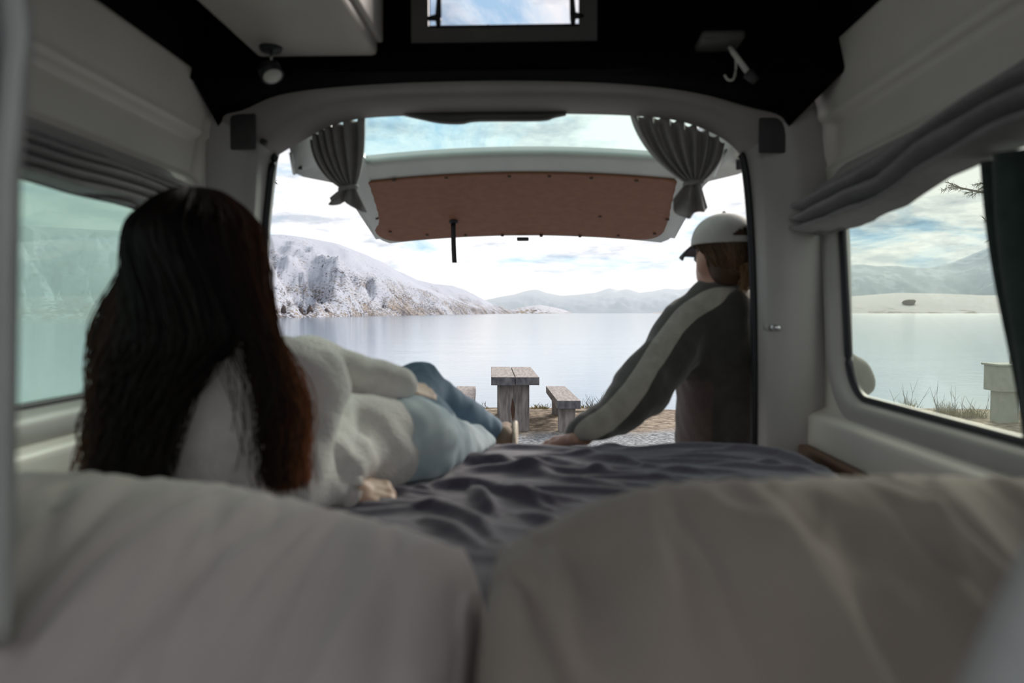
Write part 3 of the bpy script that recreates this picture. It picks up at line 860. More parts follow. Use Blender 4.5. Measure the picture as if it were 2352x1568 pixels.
terrain('island_hill', [(1150, 717), (1185, 709), (1210, 703), (1240, 700), (1270, 705), (1295, 711), (1312, 717)], [(1150, 5600), (1312, 6000)], [(1150, 500), (1312, 500)], hm2,
        'low snow-flecked island hill in the middle of the far shore', 'hill', 80, 20, 0.08, 0.1, seed=3.0)
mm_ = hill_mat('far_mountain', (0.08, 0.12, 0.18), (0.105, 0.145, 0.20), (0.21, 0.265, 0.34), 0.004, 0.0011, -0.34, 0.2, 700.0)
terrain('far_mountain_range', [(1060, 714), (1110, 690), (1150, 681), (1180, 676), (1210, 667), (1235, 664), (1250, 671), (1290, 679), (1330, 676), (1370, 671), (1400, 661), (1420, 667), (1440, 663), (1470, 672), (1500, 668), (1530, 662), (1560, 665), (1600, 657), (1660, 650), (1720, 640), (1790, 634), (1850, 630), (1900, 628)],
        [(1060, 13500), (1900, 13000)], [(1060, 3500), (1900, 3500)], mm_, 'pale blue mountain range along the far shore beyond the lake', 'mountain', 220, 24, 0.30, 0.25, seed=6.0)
terrain('snowy_plain', [(1500, 716.8), (1560, 713), (1640, 709), (1750, 697), (1850, 686), (1960, 680), (2060, 672), (2160, 674), (2260, 678), (2420, 676), (2700, 684)],
        [(1500, 7200), (1900, 6800), (2700, 6000)], [(1500, 2200), (2700, 2600)],
        hill_mat('snowy_plain', (0.16, 0.155, 0.145), (0.24, 0.22, 0.20), (0.40, 0.40, 0.41), 0.003, 0.0012, -0.02, 0.35, 60.0), 'pale snowy farmland across the lake seen through the right window', 'plain', 160, 26, 0.05, 0.05, seed=8.0)
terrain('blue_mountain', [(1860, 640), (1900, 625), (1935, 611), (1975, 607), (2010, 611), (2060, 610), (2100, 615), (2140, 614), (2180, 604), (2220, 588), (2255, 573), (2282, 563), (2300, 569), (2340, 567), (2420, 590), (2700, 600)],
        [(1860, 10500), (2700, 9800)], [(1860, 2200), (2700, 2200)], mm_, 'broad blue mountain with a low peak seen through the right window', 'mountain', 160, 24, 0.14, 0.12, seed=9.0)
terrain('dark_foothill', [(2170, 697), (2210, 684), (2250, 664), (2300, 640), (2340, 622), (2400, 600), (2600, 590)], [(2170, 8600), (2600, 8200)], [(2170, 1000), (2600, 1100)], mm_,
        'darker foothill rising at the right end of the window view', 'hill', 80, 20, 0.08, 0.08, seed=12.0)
# scrub along the near end of the hillside shore
def blob(c, r, seed, n=10, m_=7):
    v = []; f = []
    for i in range(m_):
        th = math.pi * (i + 0.5) / m_
        for k in range(n):
            a = 2 * math.pi * k / n
            d = Vector((math.sin(th) * math.cos(a), math.sin(th) * math.sin(a), math.cos(th)))
            q = 1 + 0.45 * mnoise.noise(d * 1.8 + Vector((seed, seed * 2, 0)))
            v.append((c[0] + r[0] * d.x * q, c[1] + r[1] * d.y * q, c[2] + r[2] * d.z * q))
    for i in range(m_ - 1):
        for k in range(n): f.append((i * n + k, (i + 1) * n + k, (i + 1) * n + (k + 1) % n, i * n + (k + 1) % n))
    f.append(tuple(range(n))); f.append(tuple((m_ - 1) * n + k for k in range(n - 1, -1, -1)))
    return v, f
M['scrub'] = pmat('bare_scrub', (0.13, 0.095, 0.085), (0.06, 0.05, 0.05), 0.4, 0.95, 0.8, 1.5)
SHRUB = ['first', 'second', 'third', 'fourth', 'fifth', 'sixth', 'seventh', 'eighth', 'ninth', 'tenth']
for i in range(10):
    px = 632 + i * 20 + random.uniform(-3, 3)
    Y = float(np.interp(px, [600, 800, 1000], [668, 975, 1760])) + random.uniform(3, 25)
    c = P(px, 724, Y); w = Y / FPX * random.uniform(6.5, 8.5); h = Y / FPX * random.uniform(8, 17) * (1.4 if i < 5 else 0.8)
    v, f = blob((c[0], Y, ZL + h * 0.6), (w, w, h), i * 3.1)
    tag(mk('shore_shrub', v, f, M['scrub']), SHRUB[i] + ' bare shrub from the left along the foot of the snowy hillside', 'shrub', 'bare shrubs at the foot of the hillside')
c = P(2088, 695, 7400)
v, f = blob(c, (62, 60, 34), 4.0)
tag(mk('dark_copse', v, f, M['scrub']), 'small dark clump of trees on the snowy plain in the right window', 'copse')

# ---- picnic furniture
def timber(parent, name, pts_top, th, mat, gap=0.0):
    """slab from a quad of top corners (fl, fr, br, bl)"""
    v = [tuple(p) for p in pts_top] + [(p[0], p[1], p[2] - th) for p in pts_top]
    f = [(0, 1, 2, 3), (7, 6, 5, 4), (0, 4, 5, 1), (1, 5, 6, 2), (2, 6, 7, 3), (3, 7, 4, 0)]
    o = part(parent, name, v, f, [mat, M['timberend']], smooth=False, fm=[0, 0, 1, 0, 1, 0])
    bevel_mod(o, 0.006)
    return o
def picnic(root, fl, fr, br, bl, zt, th, nplanks, legs):
    fl, fr, br, bl = [np.array((p[0], p[1], zt)) for p in (fl, fr, br, bl)]
    for k in range(nplanks):
        a, b = k / nplanks + (0.008 if k else 0), (k + 1) / nplanks - (0.008 if k < nplanks - 1 else 0)
        timber(root, 'plank', [fl + (fr - fl) * a, fl + (fr - fl) * b, bl + (br - bl) * b, bl + (br - bl) * a], th - 0.004 * k, M['greytimber'])
    for t, (a, b), n in legs:
        l = fl + (bl - fl) * t; r = fr + (br - fr) * t
        for k in range(n):
            p0 = l + (r - l) * (a + (b - a) * k / n + (0.006 if k else 0)); p1 = l + (r - l) * (a + (b - a) * (k + 1) / n - (0.006 if k < n - 1 else 0))
            d = (bl - fl) / np.linalg.norm(bl - fl) * 0.10
            zg = gz(p0[0], p0[1]) - 0.04
            tp = [p0, p1, p1 + d, p0 + d]
            tp = [q - (0, 0, th) for q in tp]
            v = [tuple(p) for p in tp] + [(p[0], p[1], zg) for p in tp]
            f = [(0, 1, 2, 3), (7, 6, 5, 4), (0, 4, 5, 1), (1, 5, 6, 2), (2, 6, 7, 3), (3, 7, 4, 0)]
            o = part(root, 'leg', v, f, M['timberleg'], smooth=False)
            bevel_mod(o, 0.005)
tb = empty('picnic_table', (-0.35, 11.5, -1.70))
tag(tb, 'weathered grey timber picnic table by the lake shore', 'table')
picnic(tb, P(1128, 866, 10.56), P(1239, 866, 10.56), P(1219, 842, 12.6), P(1128, 842, 12.6), P(1180, 866, 10.56)[2], 0.118, 2, [(0.10, (0.15, 0.81), 2), (0.86, (0.15, 0.81), 2)])
leg0 = [c for c in tb.children if c.name.startswith('leg')][0]
q = P(1192, 940, 10.72)
pts = [(1176, 912), (1180, 925), (1183, 938), (1182, 952), (1178, 968), (1175, 955), (1173, 940), (1175, 925)]
yf = min(vv.co.y for vv in leg0.data.vertices) - 0.003
pv = [P(a, b, yf) for a, b in pts]
v = [tuple(p) for p in pv] + [(p[0], p[1] + 0.006, p[2]) for p in pv]
n = len(pv)
sub(leg0, 'rot_stain', v, [tuple(range(n)), tuple(range(2 * n - 1, n - 1, -1))] + [(i, i + n, (i + 1) % n + n, (i + 1) % n) for i in range(n)], M['stain'], smooth=False)
b1 = empty('picnic_bench', (0.4, 11.5, -1.70))
tag(b1, 'weathered timber bench on the right of the picnic table', 'bench', 'picnic benches')
picnic(b1, P(1280, 920, 10.5), P(1334, 920, 10.5), P(1298, 886, 12.6), P(1254, 886, 12.6), P(1300, 920, 10.5)[2], 0.115, 1, [(0.07, (0.10, 0.83), 1), (0.86, (0.25, 0.9), 1)])
b2 = empty('picnic_bench', (-1.1, 11.5, -1.70))
tag(b2, 'weathered timber bench on the left of the picnic table, half hidden by jeans', 'bench', 'picnic benches')
picnic(b2, P(1036, 920, 10.5), P(1090, 920, 10.5), P(1093, 886, 12.6), P(1049, 886, 12.6), P(1090, 920, 10.5)[2], 0.115, 1, [(0.07, (0.10, 0.83), 1), (0.86, (0.1, 0.8), 1)])
# timber edging
def edge_timber(name, a, b, label):
    a = np.array((a[0], a[1], gz(a[0], a[1]) + 0.035)); b = np.array((b[0], b[1], gz(b[0], b[1]) + 0.035))
    d = (b - a) / np.linalg.norm(b - a); s = np.array((-d[1], d[0], 0)) * 0.04
    tp = [a - s, b - s, b + s, a + s]
    v = [tuple(p) for p in tp] + [(p[0], p[1], p[2] - 0.12) for p in tp]
    f = [(0, 1, 2, 3), (7, 6, 5, 4), (0, 4, 5, 1), (1, 5, 6, 2), (2, 6, 7, 3), (3, 7, 4, 0)]
    tag(bevel_mod(mk(name, v, f, M['edging'], smooth=False), 0.006), label, 'edging', 'timber edging of the picnic pad')
edge_timber('timber_edging', P(1010, 946, 12.75), P(1348, 946, 12.75), 'long thin timber edging strip lying behind the picnic table')
edge_timber('timber_edging', P(1347, 946, 12.7), P(1362, 962, 11.6), 'short pale edging timber running forward beside the right bench')
# grass tufts
def tuft(px, Y, h, w, nb, label, twigs=0, group='dry grass tufts on the bank'):
    c = P(px, 900, Y); zg = gz(c[0], Y) - 0.02
    mb = MB()
    for k in range(nb):
        a = random.uniform(0, 6.283); r = w * math.sqrt(random.random())
        bx, by = c[0] + r * math.cos(a), Y + 0.6 * r * math.sin(a)
        hh = h * random.uniform(0.35, 1.0) * (1 - 0.5 * (r / w) ** 2); lean = random.uniform(-0.5, 0.5) * hh; ly = random.uniform(-0.3, 0.3) * hh
        t = random.uniform(0.003, 0.006)
        p0 = Vector((bx, by, zg)); p1 = p0 + Vector((lean * 0.35, ly * 0.35, hh * 0.6)); p2 = p0 + Vector((lean, ly, hh))
        q = Vector((t, t * 0.4, 0))
        mb.add([p0 - q, p0 + q, p1 + q * 0.7, p1 - q * 0.7, p2], [(0, 1, 2, 3), (3, 2, 4)])
    for k in range(twigs):
        p0 = Vector((c[0] + random.uniform(-w, w) * 0.8, Y, zg)); d = Vector((random.uniform(-0.8, 0.8), random.uniform(-0.2, 0.2), 1)).normalized()
        hh = h * random.uniform(0.8, 1.9)
        pts = [p0 + d * hh * s + Vector((0.02 * math.sin(5 * s + k), 0, 0)) for s in (0, 0.3, 0.6, 1.0)]
        mb.add(*tube(pts, [0.005, 0.004, 0.003, 0.0015], 4), m=1)
        for s in (1, 2):
            e = Vector((random.uniform(-0.8, 0.8), 0, 0.8)).normalized() * hh * 0.3
            mb.add(*tube([pts[s], pts[s] + e], [0.003, 0.001], 4), m=1)
    o = mk('grass_tuft', mb.v, mb.f, [M['grass'], M['twig']], smooth=False, fm=mb.m)
    tag(o, label, 'grass', group)
tuft(1240, 13.0, 0.14, 0.16, 120, 'low dry grass tuft between picnic table and right bench', 6)
tuft(1385, 13.0, 0.20, 0.24, 220, 'twiggy dry grass tuft to the right of the right bench', 16)
tuft(1345, 13.2, 0.12, 0.14, 80, 'small dry grass tuft right behind the right bench', 4)
tuft(1108, 13.1, 0.10, 0.18, 70, 'thin dry grass tuft left of the picnic table', 5)
for px, Y, h, w, nb, lab in ((2085, 12.6, 0.36, 0.22, 260, 'tall dry grass tuft at left in the right window'), (2118, 9.6, 0.10, 0.10, 120, 'dense grass tuft just right of the tall tuft in the right window'),
                             (2175, 12.5, 0.34, 0.24, 260, 'bushy dry grass tuft in the middle of the right window'), (2235, 12.3, 0.26, 0.22, 200, 'grass tuft beside the grey box stand in the right window'), (2020, 12.9, 0.10, 0.13, 150, 'low grass tuft at the lower left of the right window')):
    tuft(px, Y, h, w, nb, lab, 8 if h > 0.15 else 0)
# box stand seen through the right window
bs = empty('box_stand', P(2308, 950, 11.9))
tag(bs, 'grey-green box on a thick post beside the lake in the right window', 'stand')
c = P(2310, 868, 11.9)
v, f = box_vf(c, (0.44, 0.42, 0.40), 0.01); part(bs, 'box', v, f, M['stone_grey'], smooth=False)
v, f = box_vf(c + (0, 0, 0.215), (0.50, 0.48, 0.03), 0.006); part(bs, 'lid', v, f, M['stone_grey'], smooth=False)
c2 = P(2307, 930, 11.9)
v, f = box_vf((c2[0], 11.9, (c[2] - 0.2 - 1.80) / 2), (0.28, 0.28, c[2] - 0.2 + 1.80), 0.01); part(bs, 'post', v, f, M['stone_grey'], smooth=False)
c3 = P(2350, 901, 11.9)
v, f = box_vf(c3, (0.34, 0.2, 0.08), 0.008); part(bs, 'side_shelf', v, f, M['stone_grey'], smooth=False)
c4 = P(2362, 925, 11.9)
v, f = box_vf((c4[0], 11.9, (c3[2] - 1.78) / 2), (0.10, 0.1, c3[2] + 1.78), 0.008); part(bs, 'shelf_leg', v, f, M['stone_grey'], smooth=False)
v, f = tube([P(2322, 838, 11.9), P(2322, 815, 11.9)], 0.02, 8); part(bs, 'handle', v, f, M['stone_grey'])

# ---- pine trees that reach into the view
def pine(base, h, branches, label):
    root = empty('pine_tree', base)
    tag(root, label, 'tree', 'pines beside the van')
    b = Vector(base)
    v, f = tube([b + Vector((0.04 * math.sin(k), 0, h * k / 8)) for k in range(9)], [0.15 - 0.014 * k for k in range(9)], 10)
    part(root, 'trunk', v, f, M['bark'])
    for tip, z0, nt_, spread in branches:
        tip = Vector(tip); a = Vector((b.x, b.y, z0))
        pts = [a.lerp(tip, t) + Vector((0, 0, -0.12 * math.sin(math.pi * t))) for t in np.linspace(0, 1, 9)]
        mb = MB(); mb.add(*tube(pts, [0.03 - 0.003 * k for k in range(9)], 6))
        br = part(root, 'branch', mb.v, mb.f, M['bark'])
        nb = MB()
        axis = (tip - a).normalized()
        for k in range(nt_):
            t = 0.45 + 0.55 * (k + random.random()) / nt_
            o = a.lerp(tip, t) + Vector((0, 0, -0.12 * math.sin(math.pi * t)))
            side = Vector((random.uniform(-1, 1), random.uniform(-1, 1), random.uniform(-0.6, 0.8))).normalized()
            d = (axis * 0.7 + side * 0.8).normalized()
            ln = spread * random.uniform(0.5, 1.0) * (1.15 - t * 0.35)
            e = o + d * ln
            nb.add(*tube([o, (o + e) / 2 + Vector((0, 0, 0.01)), e], [0.004, 0.003, 0.002], 4))
            for q in range(26):
                s = random.uniform(0.25, 1.0); r = o.lerp(e, s)
                nd = (d * 0.8 + Vector((random.uniform(-1, 1), random.uniform(-1, 1), random.uniform(-1, 1)))).normalized() * random.uniform(0.035, 0.06)
                w_ = nd.cross(Vector((0.3, 0.5, 0.8))).normalized() * 0.0022
                nb.add([r - w_, r + w_, r + nd], [(0, 1, 2)])
        sub(br, 'needles', nb.v, nb.f, M['needle'], smooth=False)
    return root
b0 = P(552, 1000, 7.5)
pine((b0[0], 7.5, gz(b0[0], 7.5)), 5.5, [(P(628, 388, 7.3), 1.2, 9, 0.16), (P(470, 200, 7.6), 2.2, 20, 0.3), (P(560, 60, 7.0), 2.8, 20, 0.3)], 'pine standing left of the van, only a branch tip showing')
b0 = P(2560, 1000, 6.2)
pine((b0[0], 6.2, gz(b0[0], 6.2)), 5.5, [(P(2276, 520, 6.0), 0.35, 16, 0.16), (P(2292, 482, 6.3), 0.6, 10, 0.14), (P(2190, 428, 6.6), 1.1, 16, 0.20), (P(2250, 420, 6.4), 1.2, 14, 0.2), (P(2400, 200, 6.4), 2.2, 20, 0.3)], 'pine standing right of the van with twigs in the right window')

# ---- thin haze lying over the far end of the lake
hz_m = bpy.data.materials.new('haze'); hz_m.use_nodes = True
t = hz_m.node_tree; t.nodes.clear()
o_ = t.nodes.new('ShaderNodeOutputMaterial'); vs_ = t.nodes.new('ShaderNodeVolumeScatter')
vs_.inputs['Color'].default_value = (0.70, 0.85, 1.0, 1); vs_.inputs['Density'].default_value = 0.00011; vs_.inputs['Anisotropy'].default_value = 0.25
t.links.new(vs_.outputs[0], o_.inputs['Volume'])
v, f = box_vf((1500, 12500, 350), (34000, 11000, 712))
tag(mk('haze', v, f, hz_m, smooth=False), 'thin bluish haze lying in front of the far mountains', 'haze', kind='stuff')
# ================================================================== INSIDE THE VAN
ZB = -0.345
def B(px, py, z=ZB):
    d = CR @ np.array([(px - 1176) / FPX, -(py - 784) / FPX, -1.0])
    return d * (z / d[2])
# bed platform, side board, mattress with sheet
bed = empty('bed_platform', (-0.07, 1.0, -0.95))
tag(bed, 'brown wooden bed platform under the mattress', 'bed')
v, f = box_vf((-0.085, 0.72, -0.70), (1.52, 2.40, 0.46), 0.01)
part(bed, 'base', v, f, M['wood'], smooth=False)
v, f = box_vf((0.696, 1.15, -0.415), (0.03, 1.62, 0.14), 0.005)
tag(mk('side_board', v, f, M['wood'], smooth=False), 'brown wooden board standing between mattress and right wall', 'board')
X0, X1, Y0, Y1 = -0.852, 0.672, -0.45, 1.955
mat_o = empty('mattress', (-0.09, 0.9, -0.47))
tag(mat_o, 'mattress under a rumpled slate-coloured sheet filling the van', 'mattress')
v, f = box_vf(((X0 + X1) / 2, (Y0 + Y1) / 2, -0.415), (X1 - X0 - 0.03, Y1 - Y0 - 0.03, 0.10), 0.03, 3)
part(mat_o, 'core', v, f, M['mattress'])
folds = [
 ([(905, 1118), (980, 1088), (1080, 1062), (1180, 1072), (1290, 1105), (1420, 1120)], 0.012, 0.020),
 ([(930, 1135), (1040, 1118), (1140, 1128), (1260, 1170)], 0.014, 0.016),
 ([(1000, 1120), (1080, 1085), (1200, 1082), (1330, 1088), (1480, 1075)], 0.010, 0.014),
 ([(915, 1158), (1010, 1170), (1090, 1200), (1140, 1245)], 0.012, 0.014),
 ([(1080, 1125), (1110, 1150), (1140, 1185)], 0.014, 0.011),
 ([(1160, 1120), (1240, 1150), (1330, 1150)], 0.011, 0.014),
 ([(1060, 1040), (1180, 1028), (1300, 1040), (1420, 1062), (1600, 1062)], 0.009, 0.018),
 ([(1120, 1060), (1250, 1058), (1400, 1090), (1560, 1098)], 0.008, 0.014),
 ([(1440, 1035), (1600, 1030), (1780, 1045), (1930, 1085)], 0.010, 0.016),
 ([(1480, 1050), (1640, 1052), (1800, 1075), (1900, 1095)], 0.009, 0.013),
 ([(1560, 1016), (1700, 1012), (1860, 1030)], 0.008, 0.014),
 ([(1330, 1040), (1470, 1010), (1600, 1006)], 0.008, 0.02),
 ([(960, 1190), (1040, 1220), (1100, 1260)], 0.010, 0.014),
 ([(1180, 1180), (1260, 1200), (1300, 1230)], 0.010, 0.016)]
fold_pts = []
for pl, amp, wd in folds:
    pts = np.array(catmull([B(a, b) for a, b in pl], 10))
    fold_pts.append((pts[:, :2], amp, wd * 0.85))
rf = np.random.default_rng(77)
for k in range(26):
    a = np.array((rf.uniform(-0.35, 0.55), rf.uniform(1.05, 1.85))); dr_ = np.array((1.0, rf.normal() * 0.35 - 0.15)) * rf.uniform(0.06, 0.16)
    fold_pts.append((np.array(catmull([a - dr_, a + (0, rf.normal() * 0.012), a + dr_], 6)), rf.uniform(0.003, 0.008), rf.uniform(0.006, 0.012)))
gx = np.arange(X0 - 0.004, X1 + 0.005, 0.0065); gy = np.concatenate([np.arange(Y0, 0.8, 0.04), np.arange(0.8, Y1 + 0.005, 0.0065)])
GX, GY = np.meshgrid(gx, gy)
q = np.stack([GX.ravel(), GY.ravel(), np.zeros(GX.size)], 1).astype(np.float32)
H = np.zeros(len(q))
for pts, amp, wd in fold_pts:
    d = np.full(len(q), 9.0); tt = np.zeros(len(q))
    for i in range(len(pts) - 1):
        a, b = pts[i], pts[i + 1]; ba = b - a
        h = np.clip(((q[:, :2] - a) @ ba) / (ba @ ba), 0, 1)
        di = np.linalg.norm(q[:, :2] - a - h[:, None] * ba, axis=1)
        m = di < d; d[m] = di[m]; tt[m] = (i + h[m]) / (len(pts) - 1)
    w = wd * (0.6 + 0.9 * np.sin(np.pi * np.clip(tt, 0.03, 0.97)))
    H += amp * 1.5 * np.exp(-(d / w) ** 2) * np.sin(np.pi * np.clip(tt, 0.04, 0.96)) ** 0.6
H += 0.0035 * snoise(q * np.array((3.0, 7.0, 1), np.float32), 2.2, 3) + 0.0022 * (1 - np.abs(snoise(q * np.array((4, 9, 1), np.float32), 4.0, 5)))
# rise towards the left wall, and a dip under the people
H += 0.05 * np.clip((-0.70 - q[:, 0]) / 0.12, 0, 1)
ex = np.minimum(q[:, 0] - X0, X1 - q[:, 0]); ey = Y1 - q[:, 1]
e = np.minimum(ex, ey)
R_ = 0.045
drop = np.where(e < R_, R_ - np.sqrt(np.clip(R_ ** 2 - (R_ - np.clip(e, 0, R_)) ** 2, 0, None)), 0)
Z = ZB + H * np.clip(e / 0.03, 0, 1) - drop * 1.6
# round the rear right corner
cxn = q[:, 0] > X1 - 0.12; cyn = q[:, 1] > Y1 - 0.12
vv = np.stack([q[:, 0], q[:, 1], Z], 1)
m = cxn & cyn
dx = vv[m, 0] - (X1 - 0.12); dy = vv[m, 1] - (Y1 - 0.12)
mx_ = np.maximum(dx, dy); ln = np.maximum(np.hypot(dx, dy), 1e-6)
vv[m, 0] = X1 - 0.12 + dx * mx_ / ln; vv[m, 1] = Y1 - 0.12 + dy * mx_ / ln
ncol = len(gx); nrow = len(gy)
rows = [list(map(tuple, vv[i * ncol:(i + 1) * ncol])) for i in range(nrow)]
# skirt
rows = [[(r[0][0] - 0.002, r[0][1], -0.47)] + r + [(r[-1][0] + 0.002, r[-1][1], -0.47)] for r in rows]
rows.append([(p[0], p[1] + 0.004, -0.47) for p in rows[-1]])
v, f = loft(rows)
part(mat_o, 'sheet', v, f, M['sheet'])

# ---------------------------------------------------------------- pillows
def pillow(name, top_pts, mat, label, y_far, y_near, z_near, seed, thick, wr):
    """far rim follows top_pts (photograph contour at depth y_far); slopes down towards the viewer"""
    nu, nv = 170, 120
    far = np.array(catmull([P(a, b, y) for a, b, y in top_pts], 12))
    L_ = np.concatenate([[0], np.cumsum(np.linalg.norm(np.diff(far, axis=0), axis=1))]); L_ /= L_[-1]
    us = np.linspace(0, 1, nu)
    F = np.stack([np.interp(us, L_, far[:, k]) for k in range(3)], 1)
    xm = F[:, 0].mean()
    rows = []
    ang = np.linspace(0, 2 * math.pi, nv, endpoint=False)
    for i, u in enumerate(us):
        c = 2 * u - 1
        prof = max(0.0, 1 - abs(c) ** 5) ** 0.5          # end closing
        edge = 0.30 + 0.70 * prof
        fz = F[i, 2]; fx = F[i, 0]; fy = F[i, 1]
        # cross-section: ellipse between far rim (top) and near rim, in a tilted plane
        ny = y_near + 0.05 * abs(c) ** 3; nz_ = z_near
        cen = np.array((fx + (xm - fx) * 0.03, (fy + ny) / 2, (fz + nz_) / 2 - 0.02))
        ax = np.array((0, (fy - ny) / 2, (fz - nz_) / 2 + 0.02)); al = np.linalg.norm(ax); axn = ax / al
        nn = np.array((0, -axn[2], axn[1]))
        row = []
        for a in ang:
            ca, sa = math.cos(a), math.sin(a)
            r1 = al * (abs(ca) ** 0.75) * (1 if ca > 0 else -1)
            r2 = thick * 0.5 * prof ** 0.8 * (abs(sa) ** 0.85) * (1 if sa > 0 else -1) + 0.006 * sa
            row.append(cen + axn * r1 * (0.9 + 0.1 * prof) + nn * r2)
        rows.append(row)
    V = np.array(rows).reshape(-1, 3).astype(np.float32)
    Vn = V.reshape(nu, nv, 3)
    cc = Vn.mean(axis=1, keepdims=True)
    nrm = (Vn - cc); nrm /= np.maximum(np.linalg.norm(nrm, axis=2, keepdims=True), 1e-6)
    # creases fanning up and down the face and pulling at the ends
    q = V.copy()
    w1 = snoise(q * np.array((9, 2.6, 2.6), np.float32) + np.float32(seed), 2.6, int(seed) + 1)
    w2 = snoise(q * np.array((4, 3.0, 3.0), np.float32) + np.float32(seed), 2.6, int(seed) + 2)
    w3 = 1 - np.abs(snoise(q * np.array((8, 3.0, 3.0), np.float32) + np.float32(seed * 2), 1.9, int(seed) + 3))
    D_ = wr * (0.35 * w1 + 0.6 * w2 + 0.8 * w3)
    # drawn creases: short valleys and ridges running up the face
    rc = np.random.default_rng(int(seed) + 40)
    Wm = float(np.linalg.norm(np.diff(F, axis=0), axis=1).sum())
    su = np.repeat(us * Wm, nv); sv = np.tile((ang / math.pi) * 0.34, nu)          # metres across, metres round the section
    for k in range(54):
        u0 = rc.random() * Wm; v0 = rc.uniform(0.01, 0.26); ln = rc.uniform(0.05, 0.16); tilt = rc.normal() * 0.45 + (0.5 - u0 / Wm) * 0.9
        du = su - u0 - tilt * (sv - v0); dv = (sv - v0) / ln
        wd_ = rc.uniform(0.007, 0.016)
        D_ = D_ + wr * rc.uniform(-0.75, 0.5) * np.exp(-(du / wd_) ** 2 - dv ** 2) * np.clip((sv - 0.0) / 0.10, 0.15, 1)
    V = V + nrm.reshape(-1, 3) * D_[:, None]
    Vr = V.reshape(nu, nv, 3)
    Ci = CR.T
    for _ in range(3):                                 # bring the far rim to its height
        cs = Vr @ Ci.T
        pyv = 784 + FPX * cs[..., 1] / cs[..., 2]
        dl_ = np.zeros(nu)
        for i in range(nu):
            k = int(np.argmin(pyv[i])); tp = F[i] @ Ci.T
            dl_[i] = (784 + FPX * tp[1] / tp[2] - pyv[i, k]) * Vr[i, k, 1] / FPX
        m = (us > 0.09) & (us < 0.91)
        dl_ = np.interp(us, us[m], dl_[m])
        dl_ = np.convolve(np.pad(dl_, 4, 'edge'), np.ones(9) / 9, 'valid')
        Vr[..., 2] -= dl_[:, None]
    V = Vr.reshape(-1, 3)
    V[:, 2] = np.maximum(V[:, 2], ZB + 0.004)
    rows = [list(map(tuple, V.reshape(nu, nv, 3)[i])) for i in range(nu)]
    v, f = loft(rows, close_u=True)
    nn_ = len(v)
    f.append(tuple(range(nv - 1, -1, -1))); f.append(tuple((nu - 1) * nv + k for k in range(nv)))
    o = mk(name, v, f, mat)
    return tag(o, label, 'pillow', 'pillows at the head of the bed')
pillow('pillow', [(38, 1105, 0.80), (80, 1084, 0.84), (180, 1085, 0.86), (300, 1090, 0.86), (450, 1103, 0.86), (600, 1122, 0.86), (760, 1160, 0.86), (900, 1196, 0.85), (1010, 1232, 0.84), (1090, 1272, 0.83), (1135, 1335, 0.80)], M['pillow_l'],
       'pale off-white pillow at the lower left in front of the long-haired person', 0.86, 0.36, -0.315, 3.0, 0.17, 0.017)
pillow('pillow', [(1100, 1370, 0.72), (1122, 1290, 0.76), (1190, 1228, 0.78), (1300, 1172, 0.80), (1420, 1128, 0.80), (1560, 1104, 0.80), (1750, 1100, 0.80), (1950, 1092, 0.80), (2150, 1092, 0.80), (2350, 1100, 0.80), (2480, 1115, 0.79), (2560, 1180, 0.76), (2590, 1290, 0.70)], M['pillow_r'],
       'shaded beige pillow at the lower right in the foreground', 0.80, 0.34, -0.315, 8.0, 0.18, 0.022)

# ---------------------------------------------------------------- rear tie-back curtains
def tieback(label, topA, topB, ctrlx, tie, tail, npl, Y, seed):
    root = empty('tieback_curtain', P(tie[0], tie[1], Y))
    tag(root, label, 'curtain', 'grey curtains tied back in the rear opening')
    nu = npl * 14 + 1
    tops = np.array(catmull([P(a, b, Y) for a, b in topA], 10))
    Ls = np.linspace(0, 1, len(tops))
    T = P(*tie, Y)
    rows = []
    r_ = np.random.default_rng(seed)
    ph = r_.random(5) * 6.28
    for t in np.linspace(0, 1, 26):
        row = []
        for i in range(nu):
            u = i / (nu - 1)
            a = np.array([np.interp(u, Ls, tops[:, k]) for k in range(3)])
            e_ = T + np.array(((u - 0.5) * 0.042, 0, 0.004 * math.sin(3 * u)))
            c = np.array((a[0] + (e_[0] - a[0]) * ctrlx[0] + (ctrlx[1] * (u - 0.5)), Y, e_[2] + (a[2] - e_[2]) * ctrlx[2]))
            p = a * (1 - t) ** 2 + 2 * c * t * (1 - t) + e_ * t * t
            amp = (0.022 * (1 - t) + 0.006) * (0.5 + 0.5 * min(1, t * 5 + 0.4))
            s = math.sin(2 * math.pi * npl * (u + 0.018 * math.sin(7 * u + ph[0])) + ph[1] + 0.5 * t)
            s = math.copysign(abs(s) ** 0.7, s)
            p = p + np.array((0.004 * math.cos(2 * math.pi * npl * u) * (1 - t), amp * s, 0))
            row.append(p)
        rows.append(row)
    v, f = loft(rows)
    cl = part(root, 'drape', v, f, M['curtain'])
    solid(cl, 0.003, 0)
    rows = []
    tl = np.array(catmull([P(a, b, Y) for a, b in tail], 10)); Lt = np.linspace(0, 1, len(tl))
    for t in np.linspace(0, 1, 12):
        row = []
        for i in range(nu):
            u = i / (nu - 1)
            a = T + np.array(((u - 0.5) * 0.042, 0, 0))
            e_ = np.array([np.interp(u, Lt, tl[:, k]) for k in range(3)])
            p = a + (e_ - a) * (t ** 0.85) if t > 0 else a
            s = math.sin(2 * math.pi * 2.5 * u + ph[2])
            row.append(p + np.array((0, (0.006 + 0.022 * t) * s, 0)))
        rows.append(row)
    v, f = loft(rows)
    tl_ = part(root, 'tail', v, f, M['curtain'])
    solid(tl_, 0.003, 0)
    v, f = tube([T + np.array((0.024 * math.cos(a), 0.016 * math.sin(a), 0.004 * math.cos(a))) for a in np.linspace(0, 2 * math.pi, 16, endpoint=False)], 0.007, 8, closed=True)
    part(root, 'tie_band', v, f, M['curtain'])
